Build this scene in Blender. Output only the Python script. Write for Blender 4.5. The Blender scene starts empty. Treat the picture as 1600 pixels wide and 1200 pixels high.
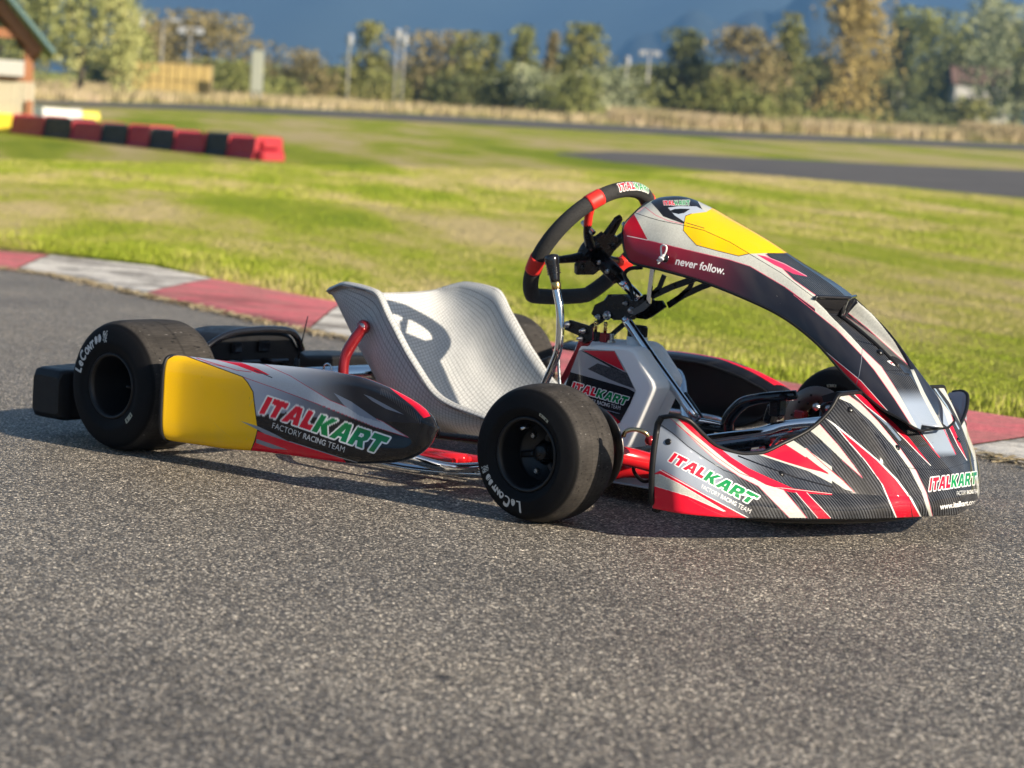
import bpy, math, random
import numpy as np
from mathutils import Vector, Matrix
random.seed(7); rng = np.random.default_rng(7)
sc = bpy.context.scene
COL = sc.collection
R = math.radians

# ------------------------------------------------------------------ camera
CAM = np.array([3.5165, -3.7250, 0.6495]); YAW, PIT, ROL, FPX = R(128.7055), R(-5.6579), R(3.6052), 3420.0
_f = np.array([math.cos(PIT)*math.cos(YAW), math.cos(PIT)*math.sin(YAW), math.sin(PIT)])
_r = np.array([math.sin(YAW), -math.cos(YAW), 0.0]); _u = np.cross(_r, _f)
_r, _u = _r*math.cos(ROL)+_u*math.sin(ROL), -_r*math.sin(ROL)+_u*math.cos(ROL)
cd = bpy.data.cameras.new('camera'); cam = bpy.data.objects.new('camera', cd); COL.objects.link(cam)
cam.matrix_world = Matrix(((_r[0], _u[0], -_f[0], CAM[0]), (_r[1], _u[1], -_f[1], CAM[1]), (_r[2], _u[2], -_f[2], CAM[2]), (0, 0, 0, 1)))
cd.sensor_width = 36; cd.lens = FPX/1600*36; cd.clip_start = 0.05; cd.clip_end = 20000
cd.dof.use_dof = True; cd.dof.focus_distance = 4.08; cd.dof.aperture_fstop = 5.2
sc.camera = cam
# ------------------------------------------------------------------ sky, sun, exposure
SUN_EL, SUN_AZ = R(24), R(2)
w = bpy.data.worlds.new('World'); sc.world = w; w.use_nodes = True
nt = w.node_tree; bg = nt.nodes['Background']; sky = nt.nodes.new('ShaderNodeTexSky')
sky.sky_type = 'NISHITA'; sky.sun_disc = False; sky.sun_elevation = SUN_EL; sky.sun_rotation = R(90)-SUN_AZ
sky.air_density = 1.0; sky.dust_density = 1.5
nt.links.new(sky.outputs[0], bg.inputs[0]); bg.inputs[1].default_value = 0.052
sl = bpy.data.lights.new('sun', 'SUN'); sl.energy = 5.0; sl.angle = R(0.5); sl.color = (1.0, 0.87, 0.70)
so = bpy.data.objects.new('sun', sl); COL.objects.link(so)
sd = Vector((math.cos(SUN_EL)*math.cos(SUN_AZ), math.cos(SUN_EL)*math.sin(SUN_AZ), math.sin(SUN_EL)))
so.rotation_euler = sd.to_track_quat('Z', 'Y').to_euler(); so.location = (8, 1, 6)
sc.view_settings.view_transform = 'Standard'; sc.view_settings.look = 'None'; sc.view_settings.exposure = 1.18
sc.view_settings.gamma = 1.0; sc.view_settings.use_curve_mapping = False
try:
    sc.cycles.max_bounces = 8; sc.cycles.volume_bounces = 0
except Exception: pass

# ------------------------------------------------------------------ helpers
def ray(px, py):
    d = _f*FPX + _r*(px-800) - _u*(py-600); return d/np.linalg.norm(d)
def at(px, py, ax, v):
    """the point seen at (px, py) on the plane ax = v (metres)"""
    d = ray(px, py); i = 'xyz'.index(ax); return CAM + d*(v-CAM[i])/d[i]
def proj(Pn):
    d = Pn-CAM; z = d@_f; return 800+FPX*(d@_r)/z, 600-FPX*(d@_u)/z
def tag(o, label=None, cat=None, group=None, kind=None):
    if label: o['label'] = label
    if cat: o['category'] = cat
    if group: o['group'] = group
    if kind: o['kind'] = kind
    return o
def empty(name, loc, rz=0, parent=None):
    o = bpy.data.objects.new(name, None); COL.objects.link(o); o.location = loc; o.rotation_euler = (0, 0, rz)
    o.empty_display_size = .1
    if parent: o.parent = parent
    return o

def mesh_np(name, V, F, mat, parent=None, smooth=True, uv=None):
    """V (n,3) array, F (m,k) array of equal sized faces"""
    V = np.asarray(V, np.float32); F = np.asarray(F, np.int32); k = F.shape[1]
    me = bpy.data.meshes.new(name); me.vertices.add(len(V)); me.vertices.foreach_set('co', V.ravel())
    me.loops.add(F.size); me.loops.foreach_set('vertex_index', F.ravel())
    me.polygons.add(len(F)); me.polygons.foreach_set('loop_start', np.arange(0, F.size, k, dtype=np.int32))
    me.polygons.foreach_set('loop_total', np.full(len(F), k, np.int32))
    me.polygons.foreach_set('use_smooth', np.full(len(F), smooth, bool))
    if uv is not None:
        l = me.uv_layers.new(name='UVMap'); l.data.foreach_set('uv', np.asarray(uv, np.float32)[F.ravel()].ravel())
    me.update(); me.validate()
    for m in (mat if isinstance(mat, (list, tuple)) else [mat]): me.materials.append(m)
    o = bpy.data.objects.new(name, me); COL.objects.link(o)
    if parent: o.parent = parent
    return o

class MB:
    def __init__(s): s.v = []; s.f = []; s.s = []
    def add(s, V, F, smooth=True):
        b = len(s.v); s.v += [tuple(map(float, v)) for v in V]; s.f += [tuple(i+b for i in f) for f in F]; s.s += [smooth]*len(F); return s
    def build(s, name, mat, parent=None):
        me = bpy.data.meshes.new(name); me.from_pydata(s.v, [], s.f); me.polygons.foreach_set('use_smooth', s.s); me.update()
        for m in (mat if isinstance(mat, (list, tuple)) else [mat]): me.materials.append(m)
        o = bpy.data.objects.new(name, me); COL.objects.link(o)
        if parent: o.parent = parent
        return o
    def tube(s, pts, r, n=14, sub=6, closed=False, smooth_path=True, rz=None, cap=True):
        P_ = [np.array(p, float) for p in pts]
        if smooth_path and len(P_) > 2: P_ = catmull(P_, sub, closed)
        rr = r if hasattr(r, '__len__') else [r]*len(P_)
        if hasattr(r, '__len__') and len(r) != len(P_): rr = np.interp(np.linspace(0, 1, len(P_)), np.linspace(0, 1, len(r)), r)
        N = len(P_); T = []
        for i in range(N):
            a = P_[(i-1) % N] if (closed or i) else P_[0]; b = P_[(i+1) % N] if (closed or i < N-1) else P_[-1]
            t = b-a; T.append(t/max(np.linalg.norm(t), 1e-9))
        up = np.array([0, 0, 1.]) if abs(T[0][2]) < .9 else np.array([0, 1., 0])
        nn = np.cross(T[0], up); nn /= np.linalg.norm(nn); V = []
        for i in range(N):
            nn = nn-T[i]*(nn@T[i]); nn /= max(np.linalg.norm(nn), 1e-9); bb = np.cross(T[i], nn)
            for k in range(n):
                a = 2*math.pi*k/n; V.append(P_[i]+(nn*math.cos(a)+bb*math.sin(a)*(rz or 1))*rr[i])
        F = []
        M = N if closed else N-1
        for i in range(M):
            for k in range(n):
                F.append((i*n+k, i*n+(k+1) % n, ((i+1) % N)*n+(k+1) % n, ((i+1) % N)*n+k))
        if not closed and cap: F.append(tuple(range(n-1, -1, -1))); F.append(tuple((N-1)*n+k for k in range(n)))
        return s.add(V, F)
    def lathe(s, prof, c, axis, n=40, smooth=True, closed=False):
        """prof: (radius, offset along axis)"""
        ax = np.array(axis, float); ax /= np.linalg.norm(ax); c = np.array(c, float)
        up = np.array([0, 0, 1.]) if abs(ax[2]) < .9 else np.array([1., 0, 0])
        e1 = np.cross(up, ax); e1 /= np.linalg.norm(e1); e2 = np.cross(ax, e1); V = []; F = []
        for k in range(n):
            a = 2*math.pi*k/n
            for r, o in prof: V.append(c+ax*o+(e1*math.cos(a)+e2*math.sin(a))*r)
        m = len(prof)
        for k in range(n):
            for j in range(m if closed else m-1):
                F.append((k*m+j, ((k+1) % n)*m+j, ((k+1) % n)*m+(j+1) % m, k*m+(j+1) % m))
        return s.add(V, F, smooth)
    def box(s, c, d, M=None, bev=0.0):
        c = np.array(c, float); hx, hy, hz = [q/2 for q in d]; b = min(bev, hx*.9, hy*.9, hz*.9)
        V = []
        if b <= 0:
            for x in (-hx, hx):
                for y in (-hy, hy):
                    for z in (-hz, hz): V.append((x, y, z))
            F = [(0, 1, 3, 2), (4, 6, 7, 5), (0, 4, 5, 1), (2, 3, 7, 6), (0, 2, 6, 4), (1, 5, 7, 3)]
        else:
            idx = {}
            for x in (-1, 1):
                for y in (-1, 1):
                    for z in (-1, 1):
                        for a in range(3):
                            v = [x*(hx-b), y*(hy-b), z*(hz-b)]; v[a] = (x, y, z)[a]*(hx, hy, hz)[a]
                            idx[(x, y, z, a)] = len(V); V.append(tuple(v))
            F = []
            for a in range(3):
                o = [i for i in range(3) if i != a]
                for sg in (-1, 1):
                    q = []
                    for p, r_ in ((-1, -1), (1, -1), (1, 1), (-1, 1)):
                        k = [0, 0, 0]; k[a] = sg; k[o[0]] = p; k[o[1]] = r_; q.append(idx[(*k, a)])
                    F.append(tuple(q))
            for a in range(3):
                o = [i for i in range(3) if i != a]
                for p in (-1, 1):
                    for r_ in (-1, 1):
                        q = []
                        for e, w_ in ((-1, o[0]), (1, o[0]), (1, o[1]), (-1, o[1])):
                            k = [0, 0, 0]; k[a] = e; k[o[0]] = p; k[o[1]] = r_; q.append(idx[(*k, w_)])
                        F.append(tuple(q))
            for x in (-1, 1):
                for y in (-1, 1):
                    for z in (-1, 1): F.append(tuple(idx[(x, y, z, a)] for a in range(3)))
        V = np.array(V)
        if M is not None: V = V@np.array(M, float).T
        return s.add(V+c, F, False)
    def prism(s, poly, ax, a0, a1, M=None, c=(0, 0, 0)):
        """poly: 2D outline extruded along axis ax from a0 to a1"""
        i = 'xyz'.index(ax); o = [k for k in range(3) if k != i]; n = len(poly); V = []
        for a in (a0, a1):
            for p in poly:
                v = [0, 0, 0]; v[i] = a; v[o[0]] = p[0]; v[o[1]] = p[1]; V.append(v)
        V = np.array(V, float)
        if M is not None: V = V@np.array(M, float).T
        F = [tuple(range(n)), tuple(range(2*n-1, n-1, -1))]+[(k, (k+1) % n, n+(k+1) % n, n+k) for k in range(n)]
        return s.add(V+np.array(c), F, False)
def catmull(P_, sub=6, closed=False):
    out = []; n = len(P_)
    for i in range(n if closed else n-1):
        p1, p2 = P_[i], P_[(i+1) % n]
        p0 = P_[(i-1) % n] if (closed or i > 0) else 2*p1-p2
        p3 = P_[(i+2) % n] if (closed or i < n-2) else 2*p2-p1
        for k in range(sub):
            t = k/sub
            out.append(.5*((2*p1)+(-p0+p2)*t+(2*p0-5*p1+4*p2-p3)*t*t+(-p0+3*p1-3*p2+p3)*t**3))
    if not closed: out.append(P_[-1])
    return out
def basis(z, x=(1, 0, 0)):
    z = np.array(z, float); z /= np.linalg.norm(z); x = np.array(x, float); x = x-z*(x@z); x /= np.linalg.norm(x)
    return np.stack([x, np.cross(z, x), z], 1)
def cinterp(s, ks, vals):
    """monotone cubic (PCHIP) interpolation of rows of vals at knots ks"""
    ks = np.array(ks, float); v = np.array(vals, float)
    if v.ndim == 1: v = v[:, None]
    h = np.diff(ks)[:, None]; d = np.diff(v, axis=0)/h; m = np.zeros_like(v)
    for i in range(1, len(ks)-1):
        a, b = d[i-1], d[i]; w1, w2 = 2*h[i]+h[i-1], h[i]+2*h[i-1]
        ok = a*b > 0; m[i] = np.where(ok, (w1+w2)/(w1/np.where(ok, a, 1)+w2/np.where(ok, b, 1)), 0)
    m[0] = d[0]; m[-1] = d[-1]
    s = np.asarray(s, float); i = np.clip(np.searchsorted(ks, s, side='right')-1, 0, len(ks)-2)
    H = h[i]; t = ((s-ks[i])[:, None])/H
    return (2*t**3-3*t*t+1)*v[i]+(t**3-2*t*t+t)*H*m[i]+(-2*t**3+3*t*t)*v[i+1]+(t**3-t*t)*H*m[i+1]
def grid_obj(name, G, mat, parent=None, thick=None, inner_mat=None, smooth=True, closed_u=False):
    """G (H,W,3) point grid -> quad surface with UVs 0..1; thick offsets an inner skin by a Solidify modifier"""
    H, W = G.shape[:2]; V = G.reshape(-1, 3)
    i, j = np.meshgrid(np.arange(H-1), np.arange(W-1), indexing='ij'); a = (i*W+j).ravel()
    F = np.stack([a, a+1, a+W+1, a+W], 1)
    vv, uu = np.meshgrid(np.linspace(0, 1, H), np.linspace(0, 1, W), indexing='ij')
    o = mesh_np(name, V, F, [mat]+([inner_mat] if inner_mat else []), parent, smooth, np.stack([uu.ravel(), vv.ravel()], 1))
    if thick:
        m = o.modifiers.new('thickness', 'SOLIDIFY'); m.thickness = abs(thick); m.offset = -1 if thick > 0 else 1; m.use_rim = True
        if inner_mat: m.material_offset = 1; m.material_offset_rim = 1
    return o

# ------------------------------------------------------------------ materials
MATS = {}
def mat(name, col, rough=.5, metal=0., coat=0., spec=None, coat_rough=.05):
    if name in MATS: return MATS[name]
    m = bpy.data.materials.new(name); m.use_nodes = True; b = m.node_tree.nodes['Principled BSDF']
    b.inputs['Base Color'].default_value = (*col, 1); b.inputs['Roughness'].default_value = rough; b.inputs['Metallic'].default_value = metal
    b.inputs['Coat Weight'].default_value = coat; b.inputs['Coat Roughness'].default_value = coat_rough
    if spec is not None: b.inputs['Specular IOR Level'].default_value = spec
    MATS[name] = m; return m
def N(m, t, **kw):
    n = m.node_tree.nodes.new(t)
    for k, v in kw.items(): setattr(n, k, v)
    return n
def L(m, a, b): m.node_tree.links.new(a, b)
def bsdf(m): return m.node_tree.nodes['Principled BSDF']
def ramp(m, stops, src=None, interp='LINEAR'):
    n = N(m, 'ShaderNodeValToRGB'); e = n.color_ramp.elements; n.color_ramp.interpolation = interp
    while len(e) > 1: e.remove(e[-1])
    e[0].position = stops[0][0]; e[0].color = (*stops[0][1], 1)
    for p, c in stops[1:]: x = e.new(p); x.color = (*c, 1)
    if src is not None: L(m, src, n.inputs[0])
    return n
def noise(m, scale, detail=4, rough=.6, vec=None, dim='3D', scl=None):
    n = N(m, 'ShaderNodeTexNoise'); n.inputs['Scale'].default_value = scale; n.inputs['Detail'].default_value = detail; n.inputs['Roughness'].default_value = rough
    tc = vec
    if tc is None: tc = N(m, 'ShaderNodeTexCoord').outputs['Object']
    if scl is not None:
        mp = N(m, 'ShaderNodeMapping'); mp.inputs['Scale'].default_value = scl; L(m, tc, mp.inputs['Vector']); tc = mp.outputs[0]
    L(m, tc, n.inputs['Vector']); return n
def mixc(m, fac, a, b, mode='MIX'):
    n = N(m, 'ShaderNodeMix', data_type='RGBA', blend_type=mode)
    for sck, v in ((n.inputs[0], fac), (n.inputs[6], a), (n.inputs[7], b)):
        if hasattr(v, 'links'): L(m, v, sck)
        elif isinstance(v, (int, float)): sck.default_value = v
        else: sck.default_value = (*v, 1)
    return n.outputs[2]
def mth(m, op, a, b=None, c=None):
    n = N(m, 'ShaderNodeMath', operation=op)
    for i, v in enumerate((a, b, c)):
        if v is None: continue
        if hasattr(v, 'links'): L(m, v, n.inputs[i])
        else: n.inputs[i].default_value = v
    return n.outputs[0]
def bump(m, h, strength=.3, dist=.01):
    n = N(m, 'ShaderNodeBump'); n.inputs['Strength'].default_value = strength; n.inputs['Distance'].default_value = dist
    L(m, h, n.inputs['Height']); L(m, n.outputs[0], bsdf(m).inputs['Normal']); return n
def rough_noise(m, scale, lo, hi):
    n = noise(m, scale, 5); r = N(m, 'ShaderNodeMapRange'); r.inputs[3].default_value = lo; r.inputs[4].default_value = hi
    r.inputs[1].default_value = .3; r.inputs[2].default_value = .7
    L(m, n.outputs[0], r.inputs[0]); L(m, r.outputs[0], bsdf(m).inputs['Roughness'])

CHROME = mat('chrome', (.78, .79, .8), .07, 1.); rough_noise(CHROME, 60, .04, .13)
STEEL = mat('zinc_steel', (.55, .56, .55), .28, 1.); rough_noise(STEEL, 200, .2, .4)
GOLD = mat('gold_zinc', (.62, .47, .26), .25, 1.)
DISCM = mat('brake_steel', (.17, .155, .145), .35, 1.); rough_noise(DISCM, 90, .28, .45)
BLK = mat('black_plastic', (.010, .010, .011), .42, spec=.3); rough_noise(BLK, 40, .34, .52); bump(BLK, noise(BLK, 900, 2).outputs[0], .12, .0006)
BLKG = mat('black_gloss', (.010, .010, .012), .14, 0, .6)
BLKA = mat('black_anodised', (.010, .010, .011), .30, .3); rough_noise(BLKA, 120, .22, .4)
RIMB = mat('black_magnesium', (.009, .009, .010), .38, .2)
REDT = mat('red_powder_coat', (.60, .012, .018), .22, 0, .7)
DRED = mat('dark_red_anodised', (.30, .015, .02), .25, .4, .4)
REDL = mat('red_leather', (.75, .03, .02), .5)
WHT = mat('white_string', (.8, .8, .78), .7)
HOLE = mat('dark_gap', (.004, .004, .004), .9)
BRASS = mat('brass', (.6, .42, .16), .25, 1.)
FOAM = mat('black_suede', (.012, .012, .012), .85); 
def mk_grip():
    tc = N(FOAM, 'ShaderNodeTexCoord'); v = N(FOAM, 'ShaderNodeTexVoronoi'); v.inputs['Scale'].default_value = 420
    L(FOAM, tc.outputs['Object'], v.inputs['Vector']); bump(FOAM, v.outputs['Distance'], .6, .001)
    c = ramp(FOAM, [(0, (.006, .006, .006)), (.6, (.03, .03, .03))], v.outputs['Distance']); L(FOAM, c.outputs[0], bsdf(FOAM).inputs['Base Color'])
mk_grip()
TANKM = mat('milky_polythene', (.88, .89, .87), .55, spec=.3); b_ = bsdf(TANKM)
b_.inputs['Subsurface Weight'].default_value = .35; b_.inputs['Subsurface Radius'].default_value = (.02, .02, .02); b_.inputs['Subsurface Scale'].default_value = .6

# ------------------------------------------------------------------ flat print (liveries, tyre marks): raster canvases made here
def img_mat(name, rgb, rough=.34, coat=.8, bumpscale=None, spec=.5, metal=None, flake=False):
    """rgb (H,W,3) linear, row 0 = v 0"""
    H, W = rgb.shape[:2]; im = bpy.data.images.new(name, W, H, float_buffer=False, is_data=False)
    c = np.clip(rgb, 0, 1); s = np.where(c <= .0031308, c*12.92, 1.055*np.power(c, 1/2.4)-.055)
    px = np.ones((H, W, 4), np.float32); px[..., :3] = s; im.pixels.foreach_set(px.ravel()); im.update(); im.pack()
    m = mat(name, (1, 1, 1), rough, 0, coat, spec, .02); t = N(m, 'ShaderNodeTexImage'); t.image = im; t.interpolation = 'Cubic'; t.extension = 'EXTEND'
    uv = N(m, 'ShaderNodeUVMap', uv_map='UVMap'); L(m, uv.outputs[0], t.inputs[0]); L(m, t.outputs[0], bsdf(m).inputs['Base Color'])
    return m
def inpoly(X, Y, poly):
    r = np.zeros(X.shape, bool); n = len(poly)
    xs = [p[0] for p in poly]; ys = [p[1] for p in poly]
    msk = (X > min(xs)-1) & (X < max(xs)+1) & (Y > min(ys)-1) & (Y < max(ys)+1)
    if not msk.any(): return r
    x, y = X[msk], Y[msk]; q = np.zeros(x.shape, bool)
    for i in range(n):
        x1, y1 = poly[i]; x2, y2 = poly[(i+1) % n]
        if y1 == y2: continue
        c = ((y1 > y) != (y2 > y)) & (x < (x2-x1)*(y-y1)/(y2-y1)+x1); q ^= c
    r[msk] = q; return r
def instroke(X, Y, pts, w):
    r = np.zeros(X.shape, bool)
    xs = [p[0] for p in pts]; ys = [p[1] for p in pts]
    msk = (X > min(xs)-w) & (X < max(xs)+w) & (Y > min(ys)-w) & (Y < max(ys)+w)
    if not msk.any(): return r
    x, y = X[msk], Y[msk]; q = np.zeros(x.shape, bool)
    for (x1, y1), (x2, y2) in zip(pts[:-1], pts[1:]):
        dx, dy = x2-x1, y2-y1; t = np.clip(((x-x1)*dx+(y-y1)*dy)/max(dx*dx+dy*dy, 1e-9), 0, 1)
        q |= np.hypot(x-x1-t*dx, y-y1-t*dy) < w/2
    r[msk] = q; return r
def tris_raster(tris, W, H):
    B = np.zeros((H, W), bool)
    for t in tris:
        x0, x1 = int(max(0, t[:, 0].min())), int(min(W-1, t[:, 0].max()+1)); y0, y1 = int(max(0, t[:, 1].min())), int(min(H-1, t[:, 1].max()+1))
        if x1 < x0 or y1 < y0: continue
        X, Y = np.meshgrid(np.arange(x0, x1+1)+.5, np.arange(y0, y1+1)+.5)
        def e(a, b): return (X-a[0])*(b[1]-a[1])-(Y-a[1])*(b[0]-a[0])
        a, b, c = e(t[0], t[1]), e(t[1], t[2]), e(t[2], t[0])
        B[y0:y1+1, x0:x1+1] |= ((a >= 0) & (b >= 0) & (c >= 0)) | ((a <= 0) & (b <= 0) & (c <= 0))
    return B
def dilate(B, n):
    H, W = B.shape; O = B.copy()
    for dy in range(-n, n+1):
        for dx in range(-n, n+1):
            if dx*dx+dy*dy > n*n: continue
            ys, xs = slice(max(0, dy), H+min(0, dy)), slice(max(0, dx), W+min(0, dx))
            ys2, xs2 = slice(max(0, -dy), H+min(0, -dy)), slice(max(0, -dx), W+min(0, -dx))
            O[ys, xs] |= B[ys2, xs2]
    return O
def text_bitmap(body, H=64, bold=0, shear=0.0):
    """-> bool array, row 0 = bottom; tight in x, y from baseline-descender box"""
    cu = bpy.data.curves.new('tmp', 'FONT'); cu.body = body; cu.size = 1; cu.resolution_u = 6; cu.shear = shear
    o = bpy.data.objects.new('tmp', cu); COL.objects.link(o); dg = bpy.context.evaluated_depsgraph_get(); dg.update()
    me = o.evaluated_get(dg).to_mesh(); me.calc_loop_triangles()
    v = np.array([p.co[:2] for p in me.vertices]); t = np.array([q.vertices[:] for q in me.loop_triangles])
    o.evaluated_get(dg).to_mesh_clear(); bpy.data.objects.remove(o); bpy.data.curves.remove(cu)
    v -= v.min(0); s = (H-2*bold-4)/v[:, 1].max(); v = v*s+bold+2; W = int(v[:, 0].max()+bold+3)
    B = tris_raster(v[t], W, H)
    return dilate(B, bold) if bold else B
_LET = {  # block letters in a 100 x 100 box (x, y up), width
 'I': (34, [[(3, 0), (33, 0), (33, 100), (3, 100)]]),
 'T': (86, [[(0, 70), (28, 70), (28, 0), (58, 0), (58, 70), (86, 70), (86, 100), (0, 100)]]),
 'A': (98, [[(0, 0), (32, 0), (40, 22), (62, 22), (66, 0), (98, 0), (74, 100), (34, 100)], 'cut', [(47, 42), (60, 42), (56, 72)]]),
 'L': (66, [[(0, 0), (66, 0), (66, 30), (30, 30), (30, 100), (0, 100)]]),
 'K': (94, [[(0, 0), (30, 0), (30, 100), (0, 100)], [(28, 48), (62, 100), (96, 100), (60, 54), (94, 0), (58, 0), (28, 44)]]),
 'R': (86, [[(0, 0), (30, 0), (30, 32), (40, 32), (54, 0), (88, 0), (68, 38), (84, 50), (86, 78), (72, 100), (0, 100)], 'cut', [(30, 54), (50, 54), (56, 64), (50, 76), (30, 76)]]),
}
def logo_bitmap(H=110, shear=.18, gap=9):
    """class map: 0 none 1 white outline 2 red 3 green"""
    pad = 14; s = (H-2*pad)/100.; x = pad/s; polys = []
    for i, ch in enumerate('ITALKART'):
        wd, parts = _LET[ch]; cut = False
        for p in parts:
            if p == 'cut': cut = True; continue
            polys.append((2 if i < 4 else 3, cut, [((x+a+shear*b)*s, pad+b*s) for a, b in p]))
        x += wd+gap
    W = int((x+shear*100)*s+pad/2); X, Y = np.meshgrid(np.arange(W)+.5, np.arange(H)+.5); C = np.zeros((H, W), np.uint8)
    for c, cut, p in polys:
        C[inpoly(X, Y, p)] = 0 if cut else c
    out = dilate(C > 0, 8); C[(C == 0) & out] = 1
    return C
LOGO = logo_bitmap()
def bitmap_font(body, **k): return text_bitmap(body, **k)
def frt():
    a = text_bitmap('FACTORY ', 60, 0); b = text_bitmap('RACING', 60, 2); c = text_bitmap('TEAM', 60, 0)
    g = np.zeros((60, 22), bool); return np.concatenate([a, g, b, g, c], 1)
FRT = frt()
def homog(src, dst):
    A = []; B = []
    for (x, y), (u, v) in zip(src, dst):
        A.append([x, y, 1, 0, 0, 0, -u*x, -u*y]); A.append([0, 0, 0, x, y, 1, -v*x, -v*y]); B += [u, v]
    h = np.linalg.solve(np.array(A, float), np.array(B, float)); return np.append(h, 1).reshape(3, 3)
def stamp(X, Y, quad, B, rgb, cols, mask=None):
    """quad: bottom-left, bottom-right, top-right, top-left where the bitmap B lands in (X, Y)"""
    h, w_ = B.shape; Hm = homog(quad, [(0, 0), (w_, 0), (w_, h), (0, h)])
    qx, qy = sum(q[0] for q in quad)/4, sum(q[1] for q in quad)/4; sg = 1 if Hm[2, 0]*qx+Hm[2, 1]*qy+1 > 0 else -1
    d = Hm[2, 0]*X+Hm[2, 1]*Y+1; d = np.where(np.abs(d) < 1e-9, 1e-9, d); a = (Hm[0, 0]*X+Hm[0, 1]*Y+Hm[0, 2])/d; b = (Hm[1, 0]*X+Hm[1, 1]*Y+Hm[1, 2])/d
    ok = (a >= 0) & (a < w_) & (b >= 0) & (b < h) & (d*sg > 0)
    if mask is not None: ok &= mask
    v = np.zeros(X.shape, np.uint8); v[ok] = B[b[ok].astype(int), a[ok].astype(int)]
    for k, c in cols.items(): rgb[v == k] = c
def zc(off, s, pts): return [(off[0]+x/s, off[1]+y/s) for x, y in pts]
def sstep(a, b, x): t = np.clip((x-a)/(b-a), 0, 1); return t*t*(3-2*t)
C_RED = np.array([.78, .010, .035]); C_GRN = np.array([.004, .22, .06]); C_WHT = np.array([.86, .86, .84]); C_YEL = np.array([.93, .54, .005])
C_SIL = np.array([.29, .33, .39]); C_FLK = np.array([.52, .53, .48]); C_CAR = np.array([.022, .024, .028]); C_BLK = np.array([.008, .008, .010])
C_NAVY = np.array([.020, .022, .032]); C_MAR = np.array([.26, .012, .028])
LC = {1: C_WHT, 2: C_RED, 3: C_GRN}
def canvas(G, W, H):
    """sample the surface grid G at the centres of a W x H canvas -> points"""
    h, w_ = G.shape[:2]; u = (np.arange(W)+.5)/W*(w_-1); v = (np.arange(H)+.5)/H*(h-1)
    i = np.minimum(v.astype(int), h-2); j = np.minimum(u.astype(int), w_-2); fv = (v-i)[:, None, None]; fu = (u-j)[None, :, None]
    a = G[i][:, j]; b = G[i][:, j+1]; c = G[i+1][:, j]; d = G[i+1][:, j+1]
    return (a*(1-fu)+b*fu)*(1-fv)+(c*(1-fu)+d*fu)*fv
def wear(rgb, seed, chips=90, hair=16):
    H, W = rgb.shape[:2]; g = np.random.default_rng(seed)
    for _ in range(chips):
        y, x, r_ = g.integers(4, H-4), g.integers(4, W-4), g.integers(1, 3); rgb[y-r_:y+r_, x-r_:x+r_] = rgb[y, x]*.4+(.22 if g.random() < .6 else 0)
    for _ in range(hair):
        x0, y0, an, l = g.uniform(0, W), g.uniform(0, H), g.normal(0, .5), g.uniform(25, 160); t_ = np.arange(0, l, .5)
        xs_ = np.clip((x0+t_*math.cos(an)+3*np.sin(t_/40)), 0, W-1).astype(int); ys_ = np.clip(y0+t_*math.sin(an), 0, H-1).astype(int); rgb[ys_, xs_] = rgb[ys_, xs_]*.65+.13
    n = g.random((H//60+2, W//60+2)); yy, xx = np.arange(H)/60., np.arange(W)/60.; i, j = yy.astype(int), xx.astype(int); fy, fx = (yy-i)[:, None], (xx-j)[None]
    q = (n[i][:, j]*(1-fx)+n[i][:, j+1]*fx)*(1-fy)+(n[i+1][:, j]*(1-fx)+n[i+1][:, j+1]*fx)*fy; k = (np.clip(q-.45, 0, 1)*.10)[..., None]
    return rgb*(1-k)+np.array([.30, .27, .23])*k
# ------------------------------------------------------------------ the ground
GX, GY, X0, Y0 = -0.0186, 0.0268, -3.27, 3.55
def terr(x, y):
    h = GX*(x-X0)+GY*(y-Y0); h = np.where(h > 12, 12+(h-12)*.25, h)
    return np.logaddexp(0, np.clip(h/.06, -50, 600))*.06
KN = [(-40, -30), (-20, -9), (-12, -1.6), (-9, .75), (-7, 2.05), (-6, 2.62), (-5.2, 2.96), (-4.7, 2.98), (-3.6, 2.58), (-2.06, 2.02), (-1.0, 1.76), (.26, 1.49), (1.04, 1.27), (2.6, 1.02), (6, .7), (30, .3)]
KF = [(-40, -28.5), (-20, -7.7), (-12, -.4), (-9, 1.75), (-7, 2.95), (-6, 3.42), (-5.4, 3.62), (-4.7, 3.66), (-3.85, 3.30), (-2.75, 2.93), (-1.4, 2.42), (-.17, 2.06), (.86, 1.87), (2.6, 1.7), (6, 1.5), (30, 1.1)]
KN = np.array(KN); KF = np.array(KF)
def kfy(x): return np.interp(x, KF[:, 0], KF[:, 1])
def ground_z(x, y):
    dd = y-kfy(x)                                   # >0 on the grass side
    return np.where(dd > 0, terr(x, y)+.035*sstep(0, .25, dd), -.03)
def spine(n, p=2.2): t = np.linspace(0, 1, n); return t**p
xs = np.concatenate([-spine(90, 3)[::-1]*7000, np.linspace(0, 8, 20)[1:], 8+spine(40, 3)[1:]*5000]); xs = np.unique(np.round(np.concatenate([xs, np.linspace(-14, 6, 90)]), 4))
ys = np.unique(np.round(np.concatenate([-spine(30, 3)*4000, np.linspace(0, 14, 90), 14+spine(90, 3)*7500]), 4))
YY, XX = np.meshgrid(ys, xs, indexing='ij')
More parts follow.
